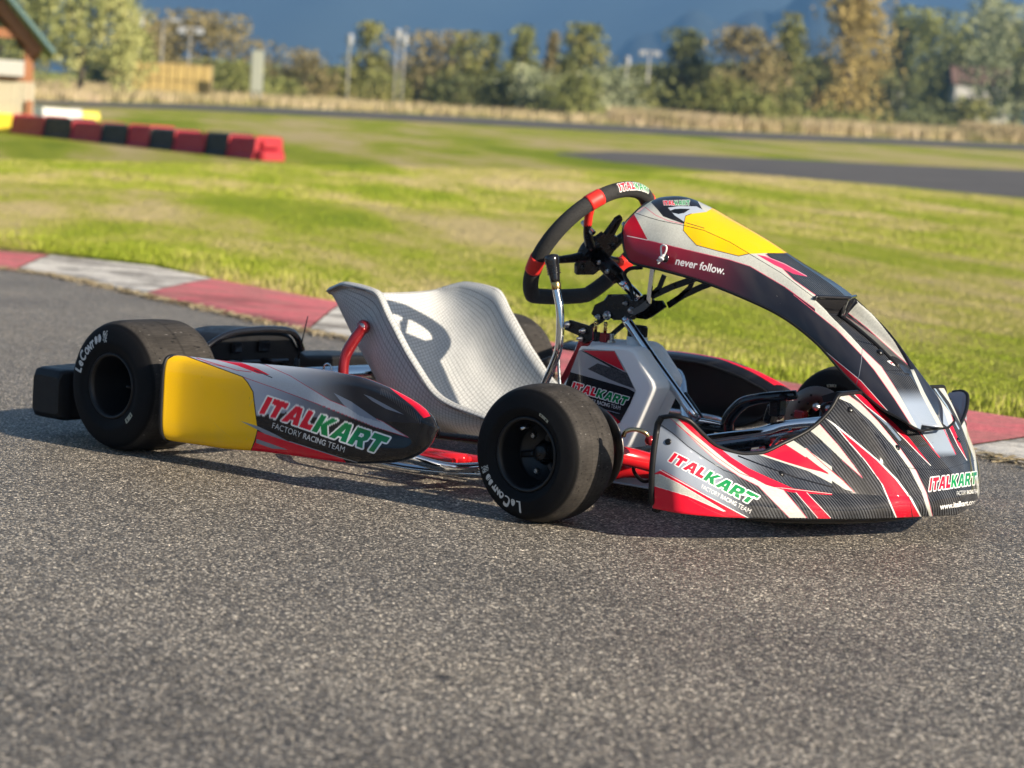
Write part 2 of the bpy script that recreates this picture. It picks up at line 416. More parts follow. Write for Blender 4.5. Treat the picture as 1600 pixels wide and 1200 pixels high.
# slide the rows so that they follow the kerb near the track
KY = np.maximum(kfy(XX), .5); YY2 = YY+np.where(YY > 0, (KY-3.0)*np.clip(1-(YY-3)/40, 0, 1)*np.clip(YY/3, 0, 1), 0)
GG = np.stack([XX, YY2, ground_z(XX, YY2)], -1)
GRASS = mat('mown_grass', (.1, .15, .03), .9, spec=.15)
def mk_grass():
    m = GRASS; tc = N(m, 'ShaderNodeTexCoord')
    mp = N(m, 'ShaderNodeMapping'); mp.inputs['Rotation'].default_value = (0, 0, R(38)); L(m, tc.outputs['Object'], mp.inputs['Vector'])
    big = noise(m, .55, 5, .65, vec=mp.outputs[0], scl=(.45, 1.3, 1)); band = noise(m, .30, 3, .5, vec=mp.outputs[0], scl=(.12, 2.0, 1))
    s = mth(m, 'ADD', mth(m, 'MULTIPLY', big.outputs[0], .55), mth(m, 'MULTIPLY', band.outputs[0], .45))
    r = ramp(m, [(.40, (.200, .270, .018)), (.47, (.300, .355, .032)), (.52, (.41, .385, .11)), (.57, (.50, .42, .23))], s)
    fine = noise(m, 26, 6, .75, vec=tc.outputs['Object']); fr = ramp(m, [(.3, (.55, .55, .5)), (.7, (1.3, 1.3, 1.2))], fine.outputs[0])
    c = mixc(m, 1.0, r.outputs[0], fr.outputs[0], 'MULTIPLY')
    L(m, c, bsdf(m).inputs['Base Color']); bump(m, fine.outputs[0], .9, .06)
mk_grass()
tag(grid_obj('grass_field', GG, GRASS), kind='structure')

def drape(name, quadrows, m, off, n=60, k=6):
    """a strip on the terrain between two polylines of (px, py) sight lines"""
    def hit(px, py):
        d = ray(px, py); t = 1.0
        lo, hi = 2., 900.
        for _ in range(60):
            mid = (lo+hi)/2; p = CAM+d*mid
            if p[2] > terr(p[0], p[1]): lo = mid
            else: hi = mid
        return CAM+d*lo
    a, b = quadrows; t = np.linspace(0, 1, n)
    A = np.array([hit(*q) for q in zip(np.interp(t, np.linspace(0, 1, len(a)), [p[0] for p in a]), np.interp(t, np.linspace(0, 1, len(a)), [p[1] for p in a]))])
    B = np.array([hit(*q) for q in zip(np.interp(t, np.linspace(0, 1, len(b)), [p[0] for p in b]), np.interp(t, np.linspace(0, 1, len(b)), [p[1] for p in b]))])
    s = np.linspace(0, 1, k)[:, None, None]; G = A[None]*(1-s)+B[None]*s; G[..., 2] = terr(G[..., 0], G[..., 1])+off
    return tag(grid_obj(name, G, m), kind='structure')

# asphalt: dark binder with pale aggregate standing proud
ASPH = mat('asphalt', (.06, .06, .06), .8)
def mk_asph():
    m = ASPH; tc = N(m, 'ShaderNodeTexCoord'); o = tc.outputs['Object']
    v = N(m, 'ShaderNodeTexVoronoi'); v.inputs['Scale'].default_value = 250; v.inputs['Randomness'].default_value = 1; L(m, o, v.inputs['Vector'])
    v2 = N(m, 'ShaderNodeTexVoronoi'); v2.inputs['Scale'].default_value = 330; L(m, o, v2.inputs['Vector'])
    n1 = noise(m, 95, 6, .75, vec=o); n2 = noise(m, 2.2, 5, .6, vec=o); n3 = noise(m, .35, 4, .6, vec=o)
    sep = N(m, 'ShaderNodeSeparateColor'); L(m, v.outputs['Color'], sep.inputs[0])
    stone = ramp(m, [(0, (.074, .068, .061)), (.35, (.150, .138, .122)), (.60, (.238, .218, .191)), (.82, (.395, .36, .31)), (1, (.97, .89, .76))], sep.outputs[0])
    binder = ramp(m, [(.0, (1, 1, 1)), (.35, (.95, .95, .95)), (.75, (.42, .42, .42))], v.outputs['Distance'])
    c = mixc(m, 1., stone.outputs[0], binder.outputs[0], 'MULTIPLY')
    sep2 = N(m, 'ShaderNodeSeparateColor'); L(m, v2.outputs['Color'], sep2.inputs[0])
    grit = ramp(m, [(.0, (.55, .55, .55)), (.5, (.9, .9, .9)), (.9, (1.35, 1.33, 1.3)), (1, (2.2, 2.1, 2.0))], sep2.outputs[0]); c = mixc(m, 1., c, grit.outputs[0], 'MULTIPLY')
    pat = ramp(m, [(.32, (.86, .85, .84)), (.5, (1, 1, 1)), (.68, (1.13, 1.12, 1.10))], n2.outputs[0]); c = mixc(m, 1., c, pat.outputs[0], 'MULTIPLY')
    pat = ramp(m, [(.35, (.9, .9, .9)), (.65, (1.12, 1.1, 1.05))], n3.outputs[0]); c = mixc(m, 1., c, pat.outputs[0], 'MULTIPLY')
    st = noise(m, .9, 4, .55, vec=o, scl=(.10, 1.4, 1)); sr = ramp(m, [(.38, (.87, .87, .87)), (.52, (1, 1, 1)), (.70, (1.07, 1.06, 1.03))], st.outputs[0]); c = mixc(m, 1., c, sr.outputs[0], 'MULTIPLY')
    sp_ = noise(m, 7, 2, .4, vec=o); sq = ramp(m, [(.735, (1, 1, 1)), (.76, (.35, .35, .36))], sp_.outputs[0]); c = mixc(m, 1., c, sq.outputs[0], 'MULTIPLY')
    L(m, c, bsdf(m).inputs['Base Color'])
    h = mth(m, 'SUBTRACT', n1.outputs[0], mth(m, 'MULTIPLY', v.outputs['Distance'], .55))
    h = mth(m, 'ADD', h, mth(m, 'MULTIPLY', sep.outputs[1], .35))
    bump(m, h, .7, .004)
    rr = ramp(m, [(.3, (.45,)*3), (.8, (.8,)*3)], sep.outputs[2]); L(m, rr.outputs[0], bsdf(m).inputs['Roughness'])
mk_asph()
t = np.linspace(-40, 25, 200); near = np.interp(t, KN[:, 0], KN[:, 1])
rows = np.concatenate([[0, .03], np.linspace(.06, 1, 12)**1.0*22])
AG = np.stack([np.broadcast_to(t, (len(rows), len(t))), near[None]+.12-rows[:, None], np.zeros((len(rows), len(t)))], -1)
tag(grid_obj('asphalt_track', AG[::-1], ASPH), kind='structure')

# kerb, painted concrete, one block per colour
def kerb_mat(name, col, dirt):
    m = mat(name, col, .75); o = N(m, 'ShaderNodeTexCoord').outputs['Object']
    a = noise(m, 5, 8, .7, vec=o, scl=(.5, 1.6, 1)); b = noise(m, 45, 6, .7, vec=o)
    r = ramp(m, [(.46, col), (.56, dirt)], a.outputs[0]); r2 = ramp(m, [(.35, (.78,)*3), (.7, (1.12,)*3)], b.outputs[0])
    ng = noise(m, 230, 3, .7, vec=o); w2 = ramp(m, [(.60, (1,)*3), (.70, (.55, .52, .5))], ng.outputs[0]); sk = noise(m, 1.7, 6, .75, vec=o, scl=(.35, 1.5, 1)); s3 = ramp(m, [(.50, (1,)*3), (.60, (.62, .60, .58))], sk.outputs[0]); r2 = type('q', (), {'outputs': [mixc(m, 1., r2.outputs[0], s3.outputs[0], 'MULTIPLY')]})
    c = mixc(m, 1., mixc(m, 1., r.outputs[0], r2.outputs[0], 'MULTIPLY'), w2.outputs[0], 'MULTIPLY'); L(m, c, bsdf(m).inputs['Base Color'])
    bump(m, b.outputs[0], .7, .008); return m
KRED = kerb_mat('kerb_red_paint', (.74, .185, .200), (.58, .20, .19)); KWHT = kerb_mat('kerb_white_paint', (.80, .76, .68), (.34, .31, .27))
kerb = empty('kerb', (0, 0, 0)); tag(kerb, kind='structure')
seams = [(-20, -20), (-12, -12), (-6.9, -7.2), (-4.95, -5.45), (-3.60, -3.92), (-2.06, -2.72), (-.95, -1.55), (.94, 1.12), (2.9, 3.0), (6, 6)]
tv = np.linspace(0, 1, 13)
for i in range(len(seams)-1):
    (a0, f0), (a1, f1) = seams[i], seams[i+1]; s = np.linspace(0, 1, 40); rowsK = []
    g = .006
    for tt, z in zip(tv, np.interp(tv, [0, .02, .1, .6, .97, 1], [-.03, .008, .016, .042, .052, -.02])):
        xa = a0+(a1-a0)*s; xf = f0+(f1-f0)*s; xa = xa+np.interp(s, [0, 1], [g, -g]); xf = xf+np.interp(s, [0, 1], [g, -g])
        pn = np.stack([xa, np.interp(xa, KN[:, 0], KN[:, 1])], -1); pf = np.stack([xf, np.interp(xf, KF[:, 0], KF[:, 1])], -1)
        p = pn*(1-tt)+pf*tt; wob = .012*np.sin(p[:, 0]*9+i)*(tt in (0., 1.))
        zz = z+0*p[:, 0]
        rowsK.append(np.stack([p[:, 0], p[:, 1]+wob, zz], -1))
    o = grid_obj('kerb_block', np.array(rowsK), KWHT if i % 2 else KRED, kerb)
    o['label'] = ('white' if i % 2 else 'red')+' painted kerb block'
# far service road and the bend of the circuit
FARA = mat('far_asphalt', (.085, .080, .078), .85)
_c = ramp(FARA, [(.3, (.065, .063, .062)), (.7, (.115, .105, .095))], noise(FARA, .8, 6, .7).outputs[0]); L(FARA, _c.outputs[0], bsdf(FARA).inputs['Base Color'])
drape('far_road', ([(-120, 156), (60, 160), (300, 165), (600, 178), (900, 194), (1100, 205), (1350, 216), (1720, 232)], [(-120, 161), (60, 166), (300, 174), (600, 189), (900, 205), (1100, 216), (1350, 226), (1720, 242)]), FARA, .05)
drape('far_bend', ([(868, 243), (960, 240), (1100, 246), (1250, 253), (1400, 260), (1550, 267), (1720, 274)], [(868, 245), (960, 257), (1100, 270), (1250, 283), (1400, 296), (1550, 310), (1720, 326)]), FARA, .04)

# mountain far behind
def mountain():
    m = mat('forested_mountain', (.03, .045, .04), .95); o = N(m, 'ShaderNodeTexCoord').outputs['Object']
    n = noise(m, .004, 8, .65, vec=o); r = ramp(m, [(.35, (.016, .028, .032)), (.65, (.030, .046, .046))], n.outputs[0]); L(m, r.outputs[0], bsdf(m).inputs['Base Color'])
    az = np.linspace(R(60), R(200), 200); G = []
    for k, fr in enumerate(np.linspace(0, 1, 40)):
        row = []
        for a in az:
            rad = 1500+900*fr; zz = 30+fr**.8*(262+16*math.sin(a*9+1)+10*math.sin(a*23)+6*math.sin(a*51+k*.3))
            zz += 14*math.sin(a*70+fr*6)*fr*(1-fr)+12*math.sin(a*120+fr*17)*fr*(1-fr); rad += 90*math.sin(a*31+fr*3)*(.3+fr)
            row.append((CAM[0]+rad*math.cos(a), CAM[1]+rad*math.sin(a), zz-(60 if k == 0 else 0)))
        G.append(row)
    tag(grid_obj('mountain', np.array(G), m), kind='structure')
    # a nearer lower shoulder of the range
    G = []
    for k, fr in enumerate(np.linspace(0, 1, 24)):
        row = []
        for a in np.linspace(R(108), R(132), 90):
            rad = 1150+280*fr; u_ = (a-R(108))/R(24)
            zz = 20+fr**.8*(108*max(0, 1-abs(u_-.55)/.45)**.8+6*math.sin(a*90)+4*math.sin(a*240+1))
            row.append((CAM[0]+rad*math.cos(a), CAM[1]+rad*math.sin(a), zz-(40 if k == 0 else 0)))
        G.append(row)
    tag(grid_obj('hill', np.array(G), m), kind='structure')
mountain()
# the air: haze between here and the mountain
hz = MB(); hz.box((-1000, 1750, 164), (13000, 12500, 332)); HM = bpy.data.materials.new('haze'); HM.use_nodes = True
HM.node_tree.nodes.clear(); ho = HM.node_tree.nodes.new('ShaderNodeOutputMaterial'); hv = HM.node_tree.nodes.new('ShaderNodeVolumePrincipled')
hv.inputs['Color'].default_value = (.17, .40, .80, 1); hv.inputs['Density'].default_value = .00050; hv.inputs['Anisotropy'].default_value = 0
HM.node_tree.links.new(hv.outputs[0], ho.inputs['Volume'])
tag(hz.build('haze', HM), kind='stuff')
# ================================================================== THE KART
# x forward, y to its left, wheels on z = 0; front axle at x = 1.059
kart = empty('racing_kart', (0, 0, 0)); tag(kart, 'low racing kart with red, silver and carbon livery and yellow patches, standing on the asphalt', 'racing kart')
WB, RR, WR, YR, RF, WF, YF = 1.059, .139, .2045, .6876, .1285, .1314, .6138
A3 = lambda l: [np.array(p, float) for p in l]

# ---- wheels
def tyre_profile(Rt, Wt, rr, oy):
    """(radius, offset to the outside) from outer bead round the tread to the inner bead"""
    h = Wt/2
    return [(rr-.004, h-oy-.006), (rr+.004, h-oy), (rr+.012, h-.004), ((rr+.012+Rt-.036)/2, h+.000), (Rt-.036, h-.001), (Rt-.020, h-.005), (Rt-.011, h-.011), (Rt-.0055, h-.020), (Rt-.0015, h-.038), (Rt, 0),
            (Rt-.0015, -h+.038), (Rt-.0055, -h+.020), (Rt-.011, -h+.011), (Rt-.020, -h+.005), (Rt-.036, -h+.001), ((rr+.012+Rt-.036)/2, -h), (rr+.012, -h+.004), (rr+.004, -h+oy), (rr-.004, -h+oy+.006)]
def tyre_canvas(seed):
    W, H = 3072, 420; rg = np.random.default_rng(seed); U, V = np.meshgrid((np.arange(W)+.5)/W, (np.arange(H)+.5)/H)
    side = np.array([.0055, .0056, .0065]); tread = np.array([.041, .037, .033])
    k = sstep(.33, .38, V)*(1-sstep(.62, .67, V)); rgb = side*(1-k[..., None])+tread*k[..., None]
    n = rg.random((60, 384)); n = np.repeat(np.repeat(n, 7, 0), 8, 1); rgb *= (.8+.4*n)[..., None]
    n2_ = rg.random((16, 49)); n2_[:, -1] = n2_[:, 0]; yy, xx = np.linspace(0, 14.99, H), np.linspace(0, 47.99, W); i_, j_ = yy.astype(int), xx.astype(int); fy, fx = (yy-i_)[:, None], (xx-j_)[None]
    q_ = (n2_[i_][:, j_]*(1-fx)+n2_[i_][:, j_+1]*fx)*(1-fy)+(n2_[i_+1][:, j_]*(1-fx)+n2_[i_+1][:, j_+1]*fx)*fy; rgb *= (1+(q_-.5)*.7*k)[..., None]
    st_ = rg.random(H); rgb *= (1+(np.convolve(st_, np.ones(3)/3, 'same')-.5)*.5*k[:, 0])[:, None, None]
    for vv in (.318, .330, .343, .657, .670, .682): rgb[np.abs(V-vv) < .0030] *= .35
    rgb[np.abs(V-.5) < .0018] *= .6
    for _ in range(260):                                   # small pick-up marks and pits on the tread
        a, b, s = rg.random(), rg.uniform(.36, .64), rg.uniform(.0006, .0022)
        q = ((U-a)*1.0)**2+((V-b)*.55)**2 < s*s; rgb[q] = rgb[q]*.2 if rg.random() < .7 else np.array([.16, .15, .14])
    def put(Bm, u0, u1, v0, v1, col, flip):
        s_ = (U >= min(u0, u1)) & (U < max(u0, u1)) & (V >= v0) & (V < v1)
        a = (U[s_]-u0)/(u1-u0); b = (V[s_]-v0)/(v1-v0)
        if flip: b = 1-b
        hit = Bm[(b*(Bm.shape[0]-1)).astype(int), (a*(Bm.shape[1]-1)).astype(int)]
        tmp = rgb[s_]; tmp[hit] = col; rgb[s_] = tmp
    L_ = text_bitmap('L', 70, 4); e_ = text_bitmap('e', 50, 4); C_ = text_bitmap('C', 70, 4); o_ = text_bitmap('ONT', 52, 4)
    def padh(b): return np.concatenate([b, np.zeros((70-b.shape[0], b.shape[1]), bool)], 0)
    g = np.zeros((70, 6), bool); T = np.concatenate([padh(L_), g, padh(e_), g, padh(C_), g, padh(o_)], 1)
    X, Y = np.meshgrid(np.arange(90), np.arange(70)); D = ((X-10)**2/700+(Y-35)**2/900 < 1)*(X > 10) | ((np.hypot(X-60, (Y-35)*.9) < 26) & (X > 42) & (np.abs(X-52) > 2)) | ((np.abs(Y-35) < 26) & (X < 20))
    wht = np.array([.62, .62, .60])
    # the letters' tops point outwards; u runs clockwise seen from outside
    for inner in (False, True):
        f = (lambda v: 1-v) if inner else (lambda v: v)
        def P2(Bm, u0, u1, v0, v1, c=wht):
            if inner: put(Bm, u0, u1, 1-v1, 1-v0, c, True)
            else: put(Bm, u0, u1, v0, v1, c, False)
        P2(T, .030, .160, .170, .280); P2(D, .166, .200, .182, .262); 
        sq = np.random.default_rng(3).random((9, 7)) > .35; sq = np.repeat(np.repeat(sq, 8, 0), 8, 1); P2(sq, .208, .228, .175, .270, np.array([.45, .46, .44]))
        lab = np.ones((30, 90), bool); P2(lab, .595, .640, .135, .185, np.array([.42, .42, .33]))
        bar = np.zeros((30, 90), bool); bar[6:24, 12:22] = 1; bar[6:24, 30:54:6] = 1; bar[6:24, 60:74] = 1; P2(bar, .595, .640, .135, .185, np.array([.03, .03, .03]))
    return rgb
TYRE = img_mat('tyre_rubber', tyre_canvas(1), .66, 0.0, spec=.16)
bump(TYRE, noise(TYRE, 260, 5, .7).outputs[0], .25, .0012)
def make_wheel(x, side, front, rot, idx):
    Rt, Wt, yo = (RF, WF, YF) if front else (RR, WR, YR); rr = .066; oy = .010 if front else .006
    cx = empty('wheel_centre', (0, 0, 0)); bpy.data.objects.remove(cx)
    # rim (the part), axis along +y outward for the left, -y for the right
    h = Wt/2; m = MB(); AX = (0, side, 0); c = (0, 0, 0)
    prof = [(rr-.002, h-oy-.012), (rr+.003, h-oy-.004), (rr+.004, h-oy+.001), (rr+.001, h-oy+.003), (rr-.003, h-oy), (rr-.005, h-oy-.010), (rr-.010, h-.045), (rr-.012, h-.050)]
    if front: prof += [(rr-.013, .012), (.052, .004), (.030, .000), (.026, -.004), (0.0001, -.004)]
    else: prof += [(rr-.014, .0), (rr-.015, -.03), (.048, -.036), (.030, -.040), (0.0001, -.042)]
    m.lathe(prof, c, AX, 64)
    m.lathe([(rr-.012, 0), (rr-.006, -h+.05), (rr-.002, -h+oy+.008), (rr+.004, -h+oy), (rr+.004, -h+oy-.003), (rr-.004, -h+oy-.001), (rr-.010, -h+.03), (rr-.018, -.01)], c, AX, 64)
    wh = m.build('wheel', RIMB, kart); wh.location = (x, side*(yo-Wt/2), Rt); wh.rotation_euler = (0, rot, 0)
    # tyre
    pr = tyre_profile(Rt, Wt, rr, oy); P_ = catmull([np.array(p) for p in pr], 5); n = 128; G = []
    for r_, o_ in P_:
        a = np.linspace(0, 2*math.pi, n+1); G.append(np.stack([-np.cos(a)*r_*(-side), 0*a+o_*side, np.sin(a)*r_], -1))
    ty = grid_obj('tyre', np.array(G), TYRE, wh)
    if side > 0: ty.data.flip_normals()
    yb = -.004 if front else -.04
    # hub and bolts
    hb = MB(); hb.lathe([(.0001, yb+.022), (.012, yb+.022), (.0165, yb+.018), (.0175, yb), (.024, yb)] if front else [(.0001, yb+.004), (.0245, yb+.004), (.025, yb+.03), (.021, yb+.03), (.021, yb+.006), (.0001, yb+.006)], c, AX, 28)
    hb.build('hub', BLKA if front else STEEL, wh)
    for k in range(3):
        a = 2*math.pi*k/3+.5; p = np.array([math.cos(a)*.038, side*yb, math.sin(a)*.038]); b = MB()
        b.lathe([(.0001, .013), (.0045, .013), (.006, .010), (.006, .001), (.0085, .001), (.0085, 0)], p, AX, 6 if front else 12, False); b.build('bolt', STEEL if front else BLKA, wh)
    if front:  # spokes of the front rim
        for k in range(3):
            a = 2*math.pi*k/3+.5+math.pi/3; d = np.array([math.cos(a), 0, math.sin(a)]); s = MB()
            s.box(d*.038+np.array([0, side*.005, 0]), (.03, .010, .012), basis((d[2], 0, -d[0]), d), .003); s.build('spoke', RIMB, wh)
    if front: # inner beadlock ring catching the light
        g = MB(); g.lathe([(rr+.0035, -h+oy-.004), (rr+.0055, -h+oy-.006), (rr+.003, -h+oy-.009), (rr-.002, -h+oy-.006)], c, AX, 64, closed=True); g.build('rim_ring', GOLD, wh)
    b = MB(); b.tube([(rr*.78, side*(h-.03), 0), (rr*.78-.004, side*(h-.008), .004)], .003, 8); b.build('valve', STEEL if front else BLKA, wh)
    return wh
make_wheel(0, -1, False, 0.0, 0); make_wheel(0, 1, False, 1.2, 1); make_wheel(WB, -1, True, -1.78, 2); make_wheel(WB, 1, True, 2.2, 3)

# ---- nose (front fairing)
def spow(v, p): return np.sign(v)*np.abs(v)**p
NB = [(0, (1.303, -.541, .060))]+[(s, tuple(at(px, py, 'z', z))) for s, px, py, z in ((.07, 1050, 800, .0595), (.16, 1100, 806, .057), (.32, 1200, 810, .054), (.47, 1300, 811, .0515), (.62, 1370, 810, .0505), (.76, 1425, 808, .050), (.88, 1462, 806.5, .050))]+[(1, (1.625, 0, .050))]
cm = [((1028, 662), -.541), ((1062, 687), -.530), ((1100, 717), -.497), ((1159, 743), -.437), ((1235, 763), -.350), ((1310, 771), -.258), ((1370, 774), -.19), ((1418, 775), -.135)]
NM = [(s, tuple(at(*p, 'y', y))) for s, (p, y) in zip((0, .08, .20, .34, .48, .60, .70, .79), cm)]+[(.90, (1.606, -.068, .112)), (1, (1.614, 0, .122))]
ct = [((1034, 652), -.541), ((1054, 650), -.541), ((1075, 656), -.528), ((1097, 677), -.502), ((1118, 696), -.47), ((1142, 705), -.435), ((1165, 709), -.40), ((1187, 708), -.365), ((1225, 692), -.31), ((1262, 673), -.265), ((1281, 658), -.243), ((1300, 636), -.220), ((1312, 617), -.2)]
NT = [(s, tuple(at(*p, 'y', y))) for s, (p, y) in zip((0, .06, .13, .20, .27, .34, .41, .48, .58, .67, .72, .77, .82), ct)]+[(.88, (1.462, -.150, .268)), (1, (1.455, 0, .262))]
def ev(curve, s): return cinterp(s, [c[0] for c in curve], [c[1] for c in curve])
sh = np.linspace(0, 1, 170); sh = np.concatenate([sh**1.0])
B, M_, T = ev(NB, sh), ev(NM, sh), ev(NT, sh)
rows = []
for t in np.linspace(0, 1, 26):                              # bumper strip, slightly barrelled
    p = B*(1-t)+M_*t; bul = math.sin(math.pi*t)*.011; nrm = np.stack([B[:, 0]-1.15, B[:, 1]*1.6, 0*sh], -1); nrm /= np.linalg.norm(nrm, axis=1)[:, None]
    rows.append(p+nrm*bul)
for t in np.linspace(0, 1, 60)[1:]:                          # upper surface rising to the rear edge
    p = M_*(1-t)+T*t; d = T-M_; ln = np.linalg.norm(d, axis=1)[:, None]; outv = np.stack([np.full_like(sh, .55), -.35+.35*sh, np.full_like(sh, .75)], -1); outv /= np.linalg.norm(outv, axis=1)[:, None]
    bul = math.sin(math.pi*t)*(.055*ln*(sstep(.05, .4, sh)*(1-.8*sstep(.8, 1, sh)))[:, None]); rows.append(p+outv*bul)
HG = np.array(rows); low = HG[0].copy(); low2 = low.copy(); low2[:, 0] -= .035*np.clip((low[:, 0]-1.3)/.2, .1, 1); low2[:, 1] *= .955; low2[:, 2] -= .007
HG = np.concatenate([low2[None], (low*.6+low2*.4)[None]*[1, 1, 1], HG], 0)
MIR = HG[:, :-1][:, ::-1]*[1, -1, 1]; NG = np.concatenate([HG, MIR], 1)
def livery_base(P_, sil_to_car):
    X, Y = proj(P_.reshape(-1, 3)); return X.reshape(P_.shape[:2]), Y.reshape(P_.shape[:2])
def normals(P_):
    a = np.gradient(P_, axis=1); b = np.gradient(P_, axis=0); n = np.cross(a, b); return n/np.maximum(np.linalg.norm(n, axis=-1, keepdims=True), 1e-12)
def carbon(P_, dens=1.0, ang=.6):
    """fine twill printed on the film: diagonal pinstripes"""
    s = P_[..., 1]*math.cos(ang)+P_[..., 2]*math.sin(ang)+P_[..., 0]*.3
    k = .5+.5*np.sin(s*2*math.pi/.0058*dens); k2 = .5+.5*np.sin(s*2*math.pi/.061)
    return C_CAR*.45+(np.array([.070, .073, .080]))*((k > .55)*(.55+.5*k2))[..., None]
flk_rng = np.random.default_rng(5)
def flake(shape, c=C_FLK, amt=.16):
    n = flk_rng.random(shape[:2]); n2 = np.kron(flk_rng.random((shape[0]//4+1, shape[1]//4+1)), np.ones((4, 4)))[:shape[0], :shape[1]]
    return c*(1-amt+amt*1.6*n*.5+amt*1.2*n2)[..., None]
def nose_canvas():
    P_ = canvas(NG, 2200, 900); n = normals(P_); vw = CAM-P_; facing = (n*vw).sum(-1)
    if np.median(facing[:, :1100]) < 0: facing = -facing
    Q = P_.copy(); hid = (P_[..., 1] > 0) & (facing < 0.0); Q[..., 1] = np.where(hid, -Q[..., 1], Q[..., 1])
    X, Y = livery_base(Q, 0); car = carbon(P_); fl = flake(P_.shape)
    k = sstep(1095, 1160, X-(Y-720)*.25)[..., None]; rgb = C_SIL*(1-k)+car*k
    a = lambda pts: zc((1000, 600), 5.3333, pts); b = lambda pts: zc((1260, 580), 5.3333, pts)
    def F(poly, c): q = inpoly(X, Y, poly); rgb[q] = c[q] if getattr(c, 'ndim', 1) == 3 else c
    def S(pts, w_, c): rgb[instroke(X, Y, pts, w_)] = c
    pink = np.array([.62, .10, .16])
    # upper band between the red stripe and the opening
    kk = sstep(1130, 1210, X)[..., None]; up = inpoly(X, Y, a([(640, 520), (760, 560), (1000, 570), (1600, 480), (1600, 900), (1280, 870), (980, 760), (760, 620)])); c2 = C_SIL*(1-kk)+(car*.8+np.array([.01, .014, .022]))*kk; rgb[up] = c2[up]
    S(a([(820, 600), (1000, 670), (1300, 780), (1600, 860)]), 2.2, C_BLK)
    S(a([(150, 325), (260, 400), (400, 520), (560, 630), (700, 720), (850, 770), (980, 800)]), 1.1, C_BLK)
    F(a([(220, 262), (275, 262), (420, 390), (620, 545), (780, 670), (960, 785), (1180, 862), (1390, 1115), (1245, 1115), (985, 850), (830, 770), (640, 640), (480, 500), (330, 350)]), fl)
    S(a([(225, 262), (330, 350), (480, 500), (640, 645), (830, 772), (985, 850), (1245, 1115)]), .9, pink)
    S(a([(300, 330), (480, 480), (640, 610), (830, 742), (1000, 800)]), .9, C_RED)
    F(a([(285, 262), (352, 262), (480, 380), (640, 515), (760, 610), (900, 700), (1060, 775), (1280, 872), (1600, 912), (1600, 925), (1250, 900), (1050, 840), (880, 750), (740, 655), (600, 540), (430, 400)]), C_RED)
    S(a([(1180, 862), (1390, 1115)]), 1.2, pink)
    # bottom left
    F(a([(120, 745), (185, 715), (900, 1125), (100, 1125)]), C_RED)
    S(a([(165, 715), (560, 935), (900, 1115)]), 1.3, C_WHT)
    F(a([(120, 752), (165, 752), (330, 835), (710, 1060), (690, 1062), (400, 935), (120, 850)]), fl); S(a([(120, 850), (400, 933), (700, 1062)]), .9, C_WHT); S(a([(160, 750), (330, 832), (712, 1060)]), .8, C_WHT)
    # red strip right of the sparkle strip
    F(a([(1300, 905), (1390, 905), (1590, 1120), (1480, 1120)]), C_RED); S(a([(1300, 905), (1480, 1115)]), .9, C_WHT); S(a([(1390, 905), (1590, 1115)]), .9, C_WHT)
    S(a([(1000, 855), (1200, 868), (1600, 915)]), .8, C_FLK*1.1)
    # chevron under the opening
    F(a([(960, 580), (1015, 570), (1200, 480), (1265, 460), (1600, 690), (1600, 830), (1400, 725)])+[], fl)
    F(b([(0, 640), (150, 780), (310, 915), (395, 1005), (320, 985), (180, 890), (-200, 690)]), fl); S(b([(0, 645), (150, 780), (310, 915), (400, 1008)]), .9, C_RED)
    F(a([(1000, 578), (1110, 545), (1200, 495), (1380, 610), (1575, 745), (1400, 705), (1200, 645)]), C_RED); F(b([(0, 712), (190, 862), (0, 792), (-60, 765)]), C_RED)
    F(b([(25, 490), (100, 430), (270, 620), (400, 790), (465, 890), (300, 740), (130, 580)]), fl); S(b([(100, 430), (270, 620), (400, 790), (468, 890), (300, 742)]), .9, pink)
    F(b([(160, 390), (240, 440), (400, 570), (600, 740), (760, 900), (880, 1060), (965, 1220), (742, 1220), (620, 930), (480, 740), (330, 570), (245, 468)]), np.broadcast_to(C_WHT, rgb.shape))
    F(b([(268, 480), (400, 588), (585, 742), (745, 905), (865, 1065), (950, 1220), (755, 1220), (640, 950), (500, 752), (350, 582)]), C_RED)
    S(b([(250, 222), (450, 390), (620, 570), (750, 790), (850, 1010), (885, 1220)]), 1.0, C_BLK)
    F(b([(255, 220), (345, 190), (450, 270), (600, 420), (780, 640), (915, 830), (1000, 1010), (1055, 1220), (1030, 1220), (960, 1010), (860, 815), (720, 620), (540, 420), (370, 270)]), fl)
    S(b([(340, 190), (450, 270), (600, 420), (780, 640), (915, 830), (1000, 1010), (1055, 1220)]), .8, pink)
    q = instroke(X, Y, b([(540, 320), (680, 450), (780, 570)]), 4); rgb[q] = np.array([.16, .22, .30])
    F(b([(385, 180), (430, 180), (580, 300), (720, 420), (860, 560), (1035, 785), (940, 690), (820, 565), (690, 440), (500, 290)]), C_RED); S(b([(385, 182), (500, 292), (690, 442), (820, 567), (940, 692), (1036, 786)]), 1.0, C_WHT)
    # centre flash
    q = inpoly(X, Y, b([(915, 450), (1140, 440), (1245, 700), (1110, 720)])); kf = sstep(702, 716, Y)[..., None]; cf = np.array([.28, .34, .42])*(1-kf)+car*kf; rgb[q] = cf[q]
    S(b([(915, 480), (1110, 718)]), 1.1, C_RED); S(b([(1140, 470), (1245, 690)]), 1.1, C_RED); S(b([(940, 480), (1060, 640)]), .8, C_WHT)
    F(b([(1125, 300), (1180, 375), (1230, 480), (1285, 610), (1340, 745), (1262, 620), (1190, 470), (1130, 360)]), C_RED); S(b([(1190, 470), (1262, 620), (1338, 742)]), .9, C_WHT)
    F(b([(1085, 120), (1150, 125), (1230, 250), (1310, 400), (1405, 660), (1460, 1150), (1440, 1150), (1392, 720), (1290, 450), (1190, 260)]), fl)
